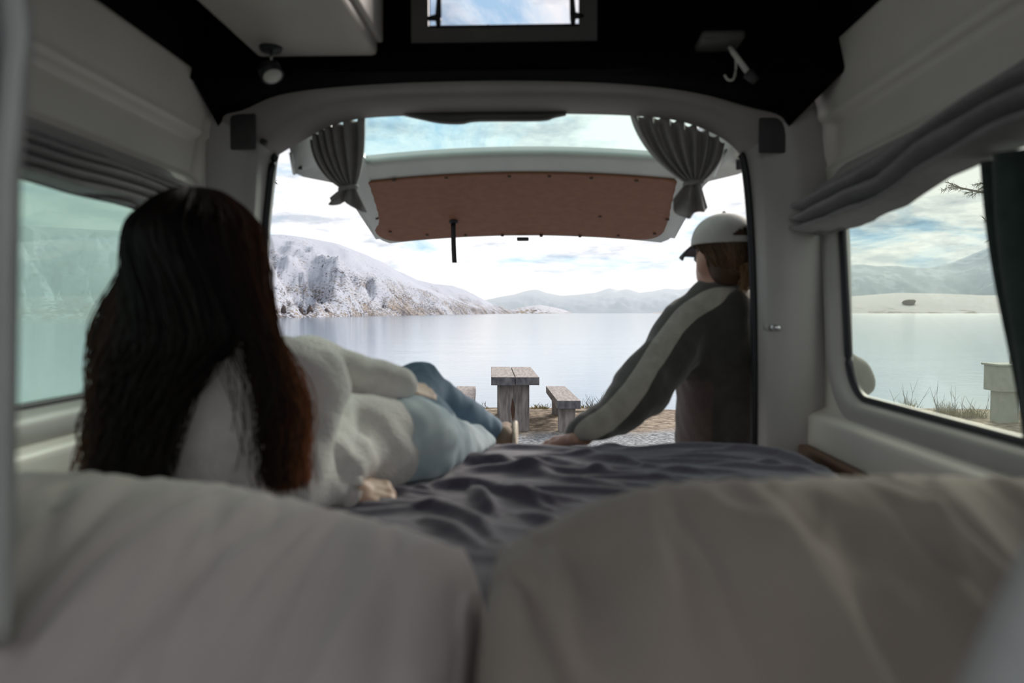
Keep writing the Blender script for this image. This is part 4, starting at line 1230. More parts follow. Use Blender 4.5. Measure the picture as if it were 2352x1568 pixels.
tieback('grey curtain tied back at the left of the rear opening', [(712, 322), (740, 300), (780, 284), (838, 270)], None, (0.18, 0.02, 0.35), (800, 432),
        [(752, 452), (762, 474), (785, 462), (815, 478), (846, 490)], 6, 2.13, 1)
tieback('grey curtain tied back at the right of the rear opening', [(1446, 262), (1500, 268), (1560, 280), (1620, 302), (1664, 326)], None, (0.30, 0.03, 0.40), (1592, 420),
        [(1542, 462), (1556, 488), (1578, 505), (1600, 486), (1612, 490), (1630, 474)], 7, 2.13, 2)

# ---------------------------------------------------------------- gathered blinds over the side windows
def blind(label, X, s, y0, y1, ztop, zbot, seed, depth, nf):
    ys = np.linspace(y0, y1, 90); ss = np.linspace(0, 1, 56)
    rows = []
    for y in ys:
        zt, zb_ = float(np.interp(y, *ztop)), float(np.interp(y, *zbot))
        row = []
        for t in ss:
            w = 0.14 * mnoise.noise((y * 2.3, t * 1.5, seed)) + 0.05 * mnoise.noise((y * 7, t * 3, seed))
            ph = nf * (t + w * 0.8)
            bul = abs(math.sin(math.pi * ph)) ** 0.75
            d = depth * (0.25 + 0.75 * sstep(0.0, 0.45, t)) * (0.18 + 0.82 * bul)
            if t > 0.97: d *= 0.4
            end = 1.0 - 0.4 * sstep(y1 - 0.04, y1, y)
            row.append((X + s * d * end, y, zt + (zb_ - zt) * t + 0.006 * mnoise.noise((y * 4, seed, t))))
        rows.append(row)
    v, f = loft(rows)
    o = mk('gathered_blind', v, f, M['blind'])
    solid(o, 0.004, 0)
    return tag(o, label, 'blind', 'fabric blinds gathered above the side windows')
blind('grey-brown fabric blind gathered in folds above the left window', XL + 0.01, 1, 0.6, 1.86, ([0, 2], [0.325, 0.325]), ([0, 1.3, 1.65, 1.86], [0.224, 0.226, 0.222, 0.222]), 1.0, 0.055, 5)
blind('dark grey fabric blind sagging above the right window', XR - 0.005, -1, 0.5, 2.03, ([0, 1.2, 1.5, 1.95, 2.03], [0.40, 0.385, 0.36, 0.335, 0.325]), ([0, 1.16, 1.34, 1.5, 1.6, 1.95, 2.03], [0.26, 0.252, 0.245, 0.212, 0.205, 0.200, 0.215]), 5.0, 0.095, 4)

# ---------------------------------------------------------------- overhead cabinet in the roof
cab = empty('overhead_cabinet', (-0.54, 1.1, 0.63))
tag(cab, 'cream overhead cabinet hanging from the roof at the upper left', 'cabinet')
v, f = box_vf((-0.545, 1.14, 0.80), (0.30, 1.38, 0.345), 0.014, 3)
part(cab, 'body', v, f, M['cabinet'])
for y0, y1 in ((0.47, 1.145), (1.155, 1.815)):
    v, f = box_vf((-0.388, (y0 + y1) / 2, 0.805), (0.018, y1 - y0, 0.30), 0.006)
    d = part(cab, 'door', v, f, M['cabinet'])
    v, f = tube([(-0.377, y0 + 0.06, 0.72), (-0.366, y0 + 0.06, 0.72)], [0.012, 0.014], 10)
    sub(d, 'knob', v, f, M['darktrim'])

# ---------------------------------------------------------------- reading lamps
la = empty('reading_lamp', P(622, 108, 1.755))
tag(la, 'small swivel reading lamp with round white face under the overhead cabinet', 'lamp', 'reading lamps in the roof')
b_ = P(622, 108, 1.755)
v, f = tube([b_ + (0, 0, 0.004), b_ + (0, 0, -0.010)], [0.029, 0.024], 20); part(la, 'base', v, f, M['rubber'])
h_ = P(622, 152, 1.75)
v, f = tube([b_ + (0.002, 0, -0.006), h_], 0.0042, 8); part(la, 'stem', v, f, M['chrome'])
hc = P(622, 166, 1.745); ax_ = np.array((0.45, -0.30, -0.84)); ax_ /= np.linalg.norm(ax_)
v, f = tube([hc - ax_ * 0.022, hc - ax_ * 0.012, hc + ax_ * 0.012], [0.016, 0.027, 0.027], 20); hd = part(la, 'head', v, f, M['rubber'])
v, f = tube([hc + ax_ * 0.010, hc + ax_ * 0.014], [0.023, 0.021], 20); sub(hd, 'diffuser', v, f, M['lampwhite'])
lb = empty('reading_lamp', P(1650, 98, 1.84))
tag(lb, 'dark reading lamp on a bracket with brass stem and small hook at the upper right', 'lamp', 'reading lamps in the roof')
b_ = P(1650, 98, 1.80)
v, f = box_vf(b_, (0.10, 0.11, 0.022), 0.008); part(lb, 'base', v, f, M['wframe'])
v, f = tube([P(1676, 108, 1.78), P(1684, 120, 1.77), P(1722, 172, 1.75)], [0.005, 0.006, 0.007], 10); part(lb, 'stem', v, f, M['lampwhite'])
v, f = tube([P(1718, 168, 1.752), P(1735, 186, 1.745)], [0.013, 0.009], 14); part(lb, 'head', v, f, M['darktrim'])
v, f = tube(catmull([P(1690, 130, 1.77), P(1690, 160, 1.765), P(1684, 182, 1.76), P(1672, 183, 1.76), P(1664, 172, 1.76)], 5), 0.0025, 8); part(lb, 'hook', v, f, M['lampwhite'])
# coat knob on the right pillar
a = P(1768, 752, 2.03)
ck = empty('coat_knob', a)
tag(ck, 'small chrome coat knob on the right rear pillar', 'knob')
v, f = tube([a + (0, 0.02, 0), a + (0, -0.006, 0)], [0.013, 0.010], 14); part(ck, 'rosette', v, f, M['pillar'])
v, f = tube([a + (0, -0.004, 0), a + (0.006, -0.016, 0.001), a + (0.02, -0.018, -0.001), a + (0.026, -0.018, -0.002)], [0.006, 0.008, 0.009, 0.004], 12); part(ck, 'knob', v, f, M['chrome'])
# screw cap on the header end
a = P(604, 325, 2.015)
v, f = tube([a + (0, 0.012, 0), a + (0, -0.004, 0)], [0.009, 0.008], 12)
tag(mk('screw_cap', v, f, M['darktrim']), 'tiny dark screw cap at the left end of the header', 'screw')

# ---------------------------------------------------------------- curtain near the viewer, reflection strip in the right window
def hang(name, label, pts_fn, ny, nz_, mat, cat='curtain'):
    rows = [[pts_fn(i / (ny - 1), k / (nz_ - 1)) for k in range(nz_)] for i in range(ny)]
    v, f = loft(rows)
    o = mk(name, v, f, mat)
    solid(o, 0.003, 0)
    return tag(o, label, cat)
M['palecloth'] = pmat('pale_curtain', (0.50, 0.52, 0.50), (0.44, 0.46, 0.45), 20, 0.85, 0.1, 300, sheen=0.2)
def left_curtain(u, t):
    py = -420 + t * 1900
    edge = float(np.interp(py, [-420, 0, 60, 100, 160, 240, 400, 600, 900, 1200, 1400, 1480], [66, 66, 74, 74, 66, 60, 44, 40, 36, 32, 26, 16]))
    px = edge - 62 * u - 150 * u * u
    Y = 0.50 + 0.020 * math.cos(2 * math.pi * (u * 2.2)) + 0.10 * u
    return tuple(P(px, py, Y))
hang('pale_curtain', 'pale curtain edge hanging at the far left, very close to the viewer', left_curtain, 46, 40, M['palecloth'])
def green_reflection(u, t):  # pleated sheet added in place of a reflection in the glass
    z = 0.245 - 0.435 * t
    edge = 1.238 - 0.10 * t + 0.01 * math.sin(5 * t)
    y = edge - u * 0.5
    return (0.715 + 0.014 * math.sin(u * 38 + 0.8 * t), y, z)
hang('green_curtain', 'dark green curtain drawn aside at the near end of the right window', green_reflection, 70, 16, M['greencloth'])
# rounded seat-edge panel in the lower right corner
pts = catmull([P(2270, 1720, 0.30), P(2345, 1540, 0.31), P(2410, 1400, 0.32), P(2480, 1260, 0.34), P(2620, 1120, 0.40), P(2900, 1060, 0.50)], 6)
v, f = tube(pts, 0.018, 16)
tag(mk('seat_bolster', v, f, M['palecloth']), 'pale rounded seat edge cutting the lower right corner', 'seat')
# ================================================================== PEOPLE
def nrmz(a): a = np.asarray(a, float); return a / np.linalg.norm(a)
def union(prims, k):
    def fn(p):
        d = None
        for g in prims:
            e = g(p)
            d = e if d is None else smin(d, e, k)
        return d
    return fn
def C_(a, b, ra, rb): return lambda p: cone(p, a, b, ra, rb)
def E_(c, r, R=None): return lambda p: ell(p, c, r, R)
def hand_prims(w, d, n, thumb, curl, sc=1.0, spread=0.0):
    """w wrist, d along the hand, n back of the hand, thumb = +1/-1 side of s = d x n"""
    d = nrmz(d); n = nrmz(np.asarray(n) - d * np.dot(n, d)); s = np.cross(d, n)
    pr = []
    base = [w + s * sc * (i - 1.5) * 0.012 for i in range(4)]
    order = [0, 1, 2, 3] if thumb < 0 else [3, 2, 1, 0]
    lens = {0: 1.0, 1: 1.08, 2: 1.0, 3: 0.82}
    nails = []
    for rank, i in enumerate(order):
        side = (i - 1.5)
        kn = w + d * sc * (0.086 - 0.006 * abs(side)) + s * sc * side * 0.0195 + n * sc * (0.004 - 0.002 * abs(side))
        pr.append(C_(base[i], kn, 0.0155 * sc, 0.0115 * sc))
        a = kn; ang = curl[0]; f_ = lens[rank]
        dd = d + s * spread * side * 0.25
        dd = nrmz(dd)
        for j, (ln, r0, r1) in enumerate(((0.040, 0.0095, 0.0088), (0.026, 0.0088, 0.0080), (0.021, 0.0080, 0.0066))):
            q = dd * math.cos(ang) - n * math.sin(ang)
            b = a + q * ln * f_ * sc
            pr.append(C_(a, b, r0 * sc, r1 * sc))
            if j == 2: nails.append((b - q * 0.006 * sc, q, dd * math.sin(ang) + n * math.cos(ang)))
            a = b; ang += curl[1]
    t0 = w + d * sc * 0.025 + s * sc * thumb * 0.022 - n * sc * 0.004
    t1 = t0 + (d * 0.7 + s * thumb * 0.75 - n * 0.25) * 0.038 * sc
    t2 = t1 + (d * 0.95 + s * thumb * 0.25 - n * 0.3) * 0.030 * sc
    t3 = t2 + (d * 1.0 - n * 0.35) * 0.022 * sc
    pr += [C_(t0, t1, 0.014 * sc, 0.011 * sc), C_(t1, t2, 0.0105 * sc, 0.0095 * sc), C_(t2, t3, 0.0092 * sc, 0.007 * sc)]
    return pr, nails
def head_prims(c, yaw, sc=1.0):
    R = rotz(yaw)                                   # columns: right, forward, up
    X, Yf, Zu = R[:, 0], R[:, 1], np.array((0, 0, 1.0))
    c = np.asarray(c)
    o = lambda x, y, z: c + (X * x + Yf * y + Zu * z) * sc
    pr = [E_(o(0, -0.012, 0.035), np.array((0.074, 0.093, 0.082)) * sc, R), E_(o(0, 0.022, -0.03), np.array((0.060, 0.068, 0.078)) * sc, R),
          C_(o(0, 0.05, -0.085), o(0, 0.06, -0.095), 0.022 * sc, 0.018 * sc),
          C_(o(0, 0.082, 0.01), o(0, 0.103, -0.028), 0.008 * sc, 0.012 * sc),
          E_(o(0, 0.082, -0.062), np.array((0.024, 0.012, 0.012)) * sc, R),
          E_(o(0.072, 0.0, -0.012), np.array((0.012, 0.020, 0.031)) * sc, R), E_(o(-0.072, 0.0, -0.012), np.array((0.012, 0.020, 0.031)) * sc, R)]
    eyes = [o(0.031, 0.078, 0.008), o(-0.031, 0.078, 0.008)]
    return pr, eyes, o(0, 0.092, -0.062), R
def strands_mesh(lines, tones, r0=0.0014, r1=0.0005, sides=3):
    v = []; f = []; tn = []
    for pts, tone in zip(lines, tones):
        n = len(pts); b = len(v)
        pts = np.asarray(pts)
        tg_ = np.gradient(pts, axis=0); tg_ /= np.maximum(np.linalg.norm(tg_, axis=1, keepdims=True), 1e-9)
        ref = np.array((0.3, 1.0, 0.1)); a = np.cross(tg_, ref); a /= np.maximum(np.linalg.norm(a, axis=1, keepdims=True), 1e-9)
        c = np.cross(tg_, a)
        rr = np.linspace(r0, r1, n)
        for i in range(n):
            for k in range(sides):
                an = 2 * math.pi * k / sides
                v.append(pts[i] + (a[i] * math.cos(an) + c[i] * math.sin(an)) * rr[i]); tn.append(tone[i])
        for i in range(n - 1):
            for k in range(sides):
                k2 = (k + 1) % sides
                f.append((b + i * sides + k, b + i * sides + k2, b + (i + 1) * sides + k2, b + (i + 1) * sides + k))
    return v, f, tn
def set_tone(o, tn):
    at = o.data.attributes.new('tone', 'FLOAT', 'POINT'); at.data.foreach_set('value', np.clip(np.asarray(tn, np.float32), 0, 1))
def join_vf(*ms):
    v = []; f = []
    for a, b in ms:
        o = len(v); v += [tuple(p) for p in a]; f += [tuple(int(i) + o for i in q) for q in b]
    return v, f
def ball(c, r, n=10, m_=7):
    v = []; f = []
    for i in range(m_ + 1):
        th = math.pi * i / m_
        for k in range(n):
            a = 2 * math.pi * k / n
            v.append((c[0] + r * math.sin(th) * math.cos(a), c[1] + r * math.sin(th) * math.sin(a), c[2] + r * math.cos(th)))
    for i in range(m_):
        for k in range(n): f.append((i * n + k, (i + 1) * n + k, (i + 1) * n + (k + 1) % n, i * n + (k + 1) % n))
    return v, f
def nails_vf(nails, sc):
    out = []
    for c, d, n in nails:
        s = np.cross(d, n)
        pts = [c + n * 0.0068 * sc + d * 0.006 * sc * math.cos(a) + s * 0.0048 * sc * math.sin(a) for a in np.linspace(0, 6.283, 8, endpoint=False)]
        lo_ = [p - n * 0.003 for p in pts]
        out.append((pts + lo_, [tuple(range(8))] + [(i, i + 8, (i + 1) % 8 + 8, (i + 1) % 8) for i in range(8)]))
    return join_vf(*out)

# ---------------------------------------------------------------- reclining person with long hair
W = empty('person', P(600, 1120, 1.35))
tag(W, 'person with long dark auburn hair in cream fleece and jeans reclining on the bed', 'person', 'people looking out at the lake')
hw = P(456, 628, 1.155)
hp, eyes, lips, RW = head_prims(hw, math.radians(-14), 1.0)
nb_ = P(475, 815, 1.19)
Ls, Rs = P(300, 880, 1.16), P(705, 893, 1.25)
chest, waist, pelv = P(505, 985, 1.20), P(745, 1035, 1.40), P(925, 1025, 1.56)
Rel, Rwr = P(640, 1118, 1.18), P(800, 1121, 1.31)
Lel, Lwr = P(712, 838, 1.50), P(922, 891, 1.58)
Lhip, Lkn, Lan = P(945, 975, 1.64), P(958, 892, 1.94), P(1112, 985, 2.17)
Rhip, Rkn, Ran = P(935, 1022, 1.56), P(1082, 1037, 1.90), P(1112, 1130, 2.12)
body = hp + [C_(hw + (0, 0.0, -0.07), nb_, 0.050, 0.055), C_(nb_, chest, 0.07, 0.10), C_(chest, waist, 0.09, 0.07), C_(waist, pelv, 0.07, 0.085),
        C_(nb_, Ls, 0.05, 0.045), C_(nb_, Rs, 0.05, 0.045), C_(Rs, Rel, 0.042, 0.034), C_(Rel, Rwr, 0.034, 0.024), C_(Ls, Lel, 0.042, 0.034), C_(Lel, Lwr, 0.034, 0.024),
        C_(Lhip, Lkn, 0.065, 0.045), C_(Lkn, Lan, 0.045, 0.030), C_(Rhip, Rkn, 0.070, 0.045), C_(Rkn, Ran, 0.045, 0.03)]
bm1 = sdf_mesh(union(body, 0.025), (-0.82, 0.98, -0.47), (0.02, 2.25, 0.26), 0.0085, 1)
rh, rn = hand_prims(Rwr, P(868, 1138, 1.335) - Rwr, (-0.10, -0.55, 0.83), -1, (0.55, 0.75), 0.95)
rh.append(C_(Rwr - nrmz(P(868, 1138, 1.335) - Rwr) * 0.05, Rwr + nrmz(P(868, 1138, 1.335) - Rwr) * 0.02, 0.024, 0.022))
bm2 = sdf_mesh(union(rh, 0.008), Rwr - 0.11, Rwr + 0.16, 0.0030, 1)
ld = P(972, 905, 1.62) - Lwr
lh, ln_ = hand_prims(Lwr, ld, (0.10, -0.45, 0.80), 1, (0.35, 0.55), 0.92)
bm3 = sdf_mesh(union(lh, 0.008), Lwr - 0.09, Lwr + 0.17, 0.0032, 1)
v, f = join_vf(bm1, bm2, bm3)
bw = part(W, 'body', v, f, M['skin'])
for e in eyes: sub(bw, 'eye', *ball(e, 0.0125), M['eye'])
for nl in rn + ln_: sub(bw, 'nail', *nails_vf([nl], 0.95), M['nail'])
# fleece
def fleece(p):
    hem_n = nrmz(P(960, 1040, 1.62) - P(830, 1020, 1.46)).astype(np.float32)
    d = union([C_(nb_, chest, 0.095, 0.128), C_(chest, waist, 0.128, 0.098), C_(waist, P(858, 1030, 1.49), 0.098, 0.106), E_(P(700, 1060, 1.33), (0.13, 0.11, 0.085)), E_(P(835, 1045, 1.46), (0.085, 0.09, 0.10))], 0.03)(p)
    fo = 0.009 * snoise(p * np.array((1.0, 0.6, 0.8), np.float32), 13.0, 21) + 0.004 * snoise(p, 34.0, 22)
    for a, b, r, dep in ((P(835, 960, 1.38), P(790, 1110, 1.32), 0.020, 0.022), (P(640, 985, 1.13), P(560, 1080, 1.10), 0.018, 0.010)):
        fo = fo + dep * np.exp(-(cone(p, a, b, 0.0, 0.0) / r) ** 2)
    d = np.maximum(d + fo, (p - P(893, 1040, 1.50).astype(np.float32)) @ hem_n - 0.006 * snoise(p, 18, 5))
    e1 = union([C_(nb_, Ls, 0.07, 0.062), C_(nb_, Rs, 0.075, 0.075)], 0.03)(p)
    e2 = union([C_(Rs, Rel, 0.074, 0.060), C_(Rel, P(772, 1118, 1.29), 0.058, 0.044)], 0.03)(p)
    e3 = union([C_(Ls, Lel, 0.062, 0.056), C_(Lel, P(905, 884, 1.57), 0.056, 0.046)], 0.03)(p) + 0.5 * fo
    d = smin(d, e1 + 0.6 * fo, 0.035)
    d = smin(d, e2 + 0.8 * fo, 0.006)
    d = smin(d, e3, 0.005)
    return np.maximum(d, -(p[:, 2] - (ZB + 0.004)))
v, f = sdf_mesh(fleece, (-0.80, 0.98, -0.36), (-0.20, 1.66, 0.03), 0.0065, 2)
fl = part(W, 'fleece_jumper', v, f, M['fleece'])
# cuffs
def ring_cuff(c, d, r, name):
    d = nrmz(d); a = nrmz(np.cross(d, (0, 0, 1))); b = np.cross(a, d)
    pts = [c + (a * math.cos(t) + b * math.sin(t)) * r * (1 + 0.06 * math.sin(3 * t)) for t in np.linspace(0, 6.283, 26, endpoint=False)]
    return tube(pts, 0.013, 10, closed=True)
v, f = ring_cuff(P(786, 1119, 1.30), Rwr - Rel, 0.033, 'c'); sub(fl, 'cuff', v, f, M['fleece'])
v, f = ring_cuff(P(915, 888, 1.575), Lwr - Lel, 0.031, 'c'); sub(fl, 'cuff', v, f, M['fleece'])
# jeans
def jeans(p):
    g = [C_(waist * 0.35 + pelv * 0.65, pelv, 0.100, 0.108), C_(pelv, Rhip, 0.108, 0.10), C_(Rhip, Rkn, 0.094, 0.062), C_(Rkn, Ran, 0.062, 0.05),
         C_(pelv, Lhip, 0.10, 0.085), C_(Lhip, Lkn, 0.082, 0.064), C_(Lkn, Lan, 0.064, 0.052)]
    d = union(g, 0.025)(p)
    d = d + 0.005 * snoise(p * np.array((1, 0.5, 1.2), np.float32), 20.0, 31) + 0.003 * snoise(p, 45.0, 32)
    return np.maximum(d, -(p[:, 2] - np.where(p[:, 1] < 1.93, ZB + 0.002, -0.47)))
v, f = sdf_mesh(jeans, (-0.46, 1.38, -0.48), (0.02, 2.26, -0.02), 0.0068, 2)
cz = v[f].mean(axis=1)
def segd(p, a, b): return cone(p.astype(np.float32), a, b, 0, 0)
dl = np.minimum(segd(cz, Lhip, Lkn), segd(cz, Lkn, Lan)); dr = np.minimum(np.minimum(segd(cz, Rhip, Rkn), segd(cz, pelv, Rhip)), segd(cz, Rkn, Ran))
part(W, 'jeans', v, f, [M['denim'], M['denim_dark']], fm=(dl < dr).astype(int))  # painted light on right leg and seat, painted shade on left leg
# shoe
sc_ = P(1160, 1003, 2.27)
def shoe(p):
    d = smin(ell(p, sc_, (0.036, 0.115, 0.044)), ell(p, sc_ + (0, -0.075, 0.0), (0.036, 0.045, 0.044)), 0.02)
    return d
v, f = sdf_mesh(shoe, sc_ - (0.07, 0.16, 0.08), sc_ + (0.07, 0.16, 0.08), 0.005, 1)
sh = part(W, 'shoe', v, f, M['shoe'])
def sole(p):
    q = p.copy(); q[:, 0] = (q[:, 0] - np.float32(sc_[0] + 0.032))
    d = ell(np.stack([q[:, 0] * 0, q[:, 1], q[:, 2]], 1), (0, sc_[1], sc_[2]), (1, 0.122, 0.048))
    return np.maximum(d, np.abs(q[:, 0]) - 0.006)
v, f = sdf_mesh(sole, sc_ - (0.02, 0.16, 0.08), sc_ + (0.07, 0.16, 0.08), 0.005, 1)
sub(sh, 'sole', v, f, M['sole'])
# long hair
G = [
 [(392, 452, 1.15), (326, 520, 1.14), (298, 620, 1.13), (232, 720, 1.12), (212, 830, 1.10), (212, 950, 1.08), (202, 1078, 1.05)],
 [(420, 446, 1.12), (352, 515, 1.09), (326, 640, 1.07), (302, 760, 1.06), (268, 860, 1.05), (246, 960, 1.04), (236, 1085, 1.02)],
 [(440, 441, 1.10), (392, 510, 1.06), (370, 640, 1.045), (350, 760, 1.04), (318, 880, 1.035), (296, 980, 1.03), (284, 1100, 1.015)],
 [(452, 440, 1.09), (438, 510, 1.05), (430, 640, 1.035), (418, 760, 1.035), (392, 870, 1.035), (352, 980, 1.03), (325, 1100, 1.015)],
 [(462, 440, 1.09), (488, 510, 1.05), (496, 640, 1.035), (492, 740, 1.04), (462, 840, 1.045), (405, 940, 1.04), (350, 1105, 1.02)],
 [(470, 440, 1.09), (528, 508, 1.055), (545, 640, 1.05), (562, 740, 1.06), (592, 830, 1.065), (622, 960, 1.07), (632, 1112, 1.07)],
 [(478, 442, 1.10), (560, 508, 1.07), (580, 640, 1.07), (600, 740, 1.08), (636, 840, 1.085), (666, 960, 1.09), (664, 1120, 1.08)],
 [(486, 447, 1.13), (582, 518, 1.11), (603, 640, 1.11), (624, 740, 1.11), (660, 840, 1.11), (692, 960, 1.11), (694, 1100, 1.10)]]
HC = P(457, 592, 1.15); HR = np.array((0.100, 0.112, 0.107))
def scalp(th, ph):
    th, ph = math.radians(th), math.radians(ph)
    return HC + HR * np.array((math.sin(ph) * math.sin(th), -math.sin(ph) * math.cos(th), math.cos(ph)))
GTH = [-100, -68, -42, -16, 10, 36, 62, 98]
GC = [np.array(catmull([scalp(th * 0.6, 4), scalp(th, 24), scalp(th, 50), scalp(th, 78)] + [P(*q) for q in g[2:]][(1 if i_ not in (0,) else 1):], 5)) for i_, (g, th) in enumerate(zip(G, GTH))]
GC = np.array(GC)                         # guides x samples x 3
ns = GC.shape[1]
S = np.linspace(0, 1, ns)
lines = []; tones = []
r_ = np.random.default_rng(5)
def guide_at(u):
    i = min(int(u), len(GC) - 2); t = u - i
    if i == 4:                                 # the parting between the two falls
        tt = np.where(S < 0.50, t, t + (round(t) - t) * np.clip((S - 0.50) / 0.2, 0, 1) ** 0.8)
        tt = tt[:, None]
    else: tt = np.full((ns, 1), t)
    return GC[i] * (1 - tt) + GC[i + 1] * tt
for k in range(2300):
    u = r_.random() * (len(GC) - 1)
    base = guide_at(u)
    lay = r_.random()
    jit = r_.normal(size=3) * np.array((0.007, 0.006, 0.004))
    ph = r_.random() * 6.283; fr = 5 + 3 * r_.random(); amp = 0.004 + 0.013 * r_.random() ** 2
    cl = int(u * 5) * 1.7
    wav = np.sin(fr * S * 3.2 + cl) * amp * S ** 1.3 + 0.010 * np.sin(17 * S + cl) * np.clip(S - 0.35, 0, 1)
    pts = base + jit * (0.12 + 1.1 * S[:, None]) + np.stack([wav, 0.012 * lay * np.sin(np.pi * S) - 0.004 + 0.5 * np.cos(fr * S * 3 + cl) * amp * S, 0 * S], 1)
    end = int(ns * (0.80 + 0.2 * r_.random())) if r_.random() < 0.45 else ns
    right = np.clip((u - 4.6) / 2.2, 0, 1); left = np.clip((1.6 - u) / 1.6, 0, 1)
    tn = 0.06 + 0.12 * r_.random() + right * (0.18 + 0.75 * S) * (0.6 + 0.6 * r_.random()) + left * 0.45 * (0.4 + S) * (0.5 + 0.7 * r_.random()) + 0.5 * np.clip(S - 0.5, 0, 1) * r_.random()  # auburn ends, plus missing sunlight painted into the right lock's tone
    lines.append(pts[:end]); tones.append(tn[:end])
# loose curls across the back
for k in range(46):
    u = 4.05 + 0.9 * r_.random()
    i0 = GC[4] if r_.random() < 0.65 else GC[5]
    sgn = 1 if i0 is GC[4] else -1
    ph = r_.random() * 6.28
    off = sgn * (0.012 + 0.05 * r_.random()) * np.clip((S - 0.4) / 0.3, 0, 1)
    cur = (0.010 + 0.010 * r_.random()) * np.sin(9 * S + ph) * np.clip((S - 0.35) / 0.4, 0, 1)
    pts = i0 + np.stack([off + cur, 0.004 + 0.012 * np.cos(9 * S + ph) * S, 0 * S], 1)
    end = int(ns * (0.75 + 0.25 * r_.random()))
    lines.append(pts[:end]); tones.append((0.12 + 0.25 * S)[:end])
v1, f1, t1 = strands_mesh(lines, tones, 0.0019, 0.0007)
hv = [tuple(p) for p in v1]; hf = list(f1); ht = list(t1)
def sheet_between(i0, i1, s1, tone):
    rows = []
    for u in np.linspace(i0, i1, int((i1 - i0) * 6) + 1):
        i = min(int(u), len(GC) - 2); t = u - i
        g = GC[i] * (1 - t) + GC[i + 1] * t
        rows.append([g[k] + (0, 0.012, 0) for k in range(int(ns * s1))])
    a, b = loft(rows)
    o = len(hv); hv.extend(tuple(p) for p in a); hf.extend(tuple(q + o for q in z) for z in b); ht.extend([tone] * len(a))
sheet_between(0, 4, 0.97, 0.08); sheet_between(4, 5, 0.53, 0.06); sheet_between(5, 7, 0.95, 0.25)
capm = sdf_mesh(lambda p: smin(ell(p, HC, HR - 0.006), ell(p, hw + (0, -0.018, -0.05), (0.086, 0.070, 0.12), RW), 0.02), hw - 0.2, hw + 0.16, 0.008, 1)
o0 = len(hv); hv += [tuple(p) for p in capm[0]]; hf += [tuple(int(i) + o0 for i in q) for q in capm[1]]; ht += [0.07] * len(capm[0])
ho = part(W, 'hair', hv, hf, M['hair_w']); ho['kind'] = 'stuff'
set_tone(ho, ht)
ho['label'] = 'long loose dark brown hair with auburn ends'

# ---------------------------------------------------------------- standing person in a cap
Q = empty('person', (0.56, 2.33, -1.47))
tag(Q, 'person in a pale cap and dark striped fleece jacket leaning at the tailgate', 'person', 'people looking out at the lake')
hm_ = P(1658, 597, 2.24)
YW = math.radians(23)
mp, meyes, mlips, RM = head_prims(hm_, YW, 1.0)
mn = P(1660, 706, 2.25)
mLs, mRs = P(1588, 742, 2.25), P(1785, 740, 2.30)
mch, mhp = P(1672, 830, 2.28), P(1668, 1085, 2.31)
mLe, mLw = P(1478, 893, 2.12), P(1342, 1000, 1.955)
mRe, mRw = P(1948, 868, 2.30), P(1790, 985, 2.30)
hx = mhp[0]
legs = []
for sx in (-0.085, 0.085):
    legs += [C_((hx + sx, 2.32, mhp[2] - 0.02), (hx + sx, 2.36, -0.97), 0.078, 0.055), C_((hx + sx, 2.36, -0.97), (hx + sx, 2.33, -1.40), 0.055, 0.038)]
mb_ = mp + [C_(hm_ + (0.0, 0.0, -0.06), mn, 0.056, 0.062), C_(mn, mch, 0.08, 0.11), C_(mch, mhp, 0.11, 0.11), C_(mn, mLs, 0.05, 0.05), C_(mn, mRs, 0.05, 0.05),
            C_(mLs, mLe, 0.046, 0.038), C_(mLe, mLw, 0.038, 0.026), C_(mRs, mRe, 0.046, 0.038), C_(mRe, mRw, 0.038, 0.026)] + legs
bm1 = sdf_mesh(union(mb_, 0.025), (0.02, 1.88, -1.46), (1.06, 2.56, 0.32), 0.0105, 1)
hd_ = nrmz((-0.45, 0.85, -0.22))
mh, mnl = hand_prims(P(1332, 1008, 1.935), hd_, (0.0, 0.2, 1.0), -1, (0.12, 0.15), 1.05)
bm2 = sdf_mesh(union(mh, 0.008), mLw - 0.24, mLw + 0.10, 0.0038, 1)
mh2, mnl2 = hand_prims(mRw, (-0.5, 0.4, -0.7), (0.5, -0.6, 0.2), 1, (0.3, 0.4), 1.05)
bm3 = sdf_mesh(union(mh2, 0.008), mRw - 0.2, mRw + 0.12, 0.0042, 1)
v, f = join_vf(bm1, bm2, bm3)
bo = part(Q, 'body', v, f, M['skin_m'])
for e in meyes: sub(bo, 'eye', *ball(e, 0.0125), M['eye'])
def jacket(p):
    g = [C_(mn, mch + (-0.03, 0, 0), 0.095, 0.118), C_(mn, mch + (0.05, 0, 0), 0.095, 0.12), C_(mch + (-0.035, 0, 0), mhp + (-0.03, 0, 0), 0.118, 0.120), C_(mch + (0.06, 0, 0), mhp + (0.04, 0, 0), 0.12, 0.122),
         C_(mn, mLs, 0.085, 0.082), C_(mn, mRs, 0.085, 0.082), C_(mLs, mLe, 0.082, 0.078), C_(mLe, P(1362, 992, 1.975), 0.078, 0.050), C_(P(1362, 992, 1.975), P(1340, 1000, 1.95), 0.052, 0.050),
         C_(mRs, mRe, 0.082, 0.066), C_(mRe, mRw, 0.066, 0.05)]
    d = union(g, 0.03)(p)
    d = smin(d, cone(p, mn + (0.0, 0.0, -0.01), mn + (0.005, -0.002, 0.042), 0.082, 0.070), 0.012)
    d = d + 0.007 * snoise(p * np.array((1, 1, 0.6), np.float32), 14.0, 41) + 0.003 * snoise(p, 36.0, 42)
    # hollow at the neck and at the cuff
    d = np.maximum(d, -cone(p, mn + (0.0, 0, 0.03), mn + (0.0, 0, 0.10), 0.060, 0.062))
    return np.maximum(d, -(p[:, 2] - np.where(p[:, 1] < 2.03, ZB + 0.012, -0.72)))
v, f = sdf_mesh(jacket, (0.02, 1.86, -0.74), (1.10, 2.54, 0.12), 0.0078, 2)
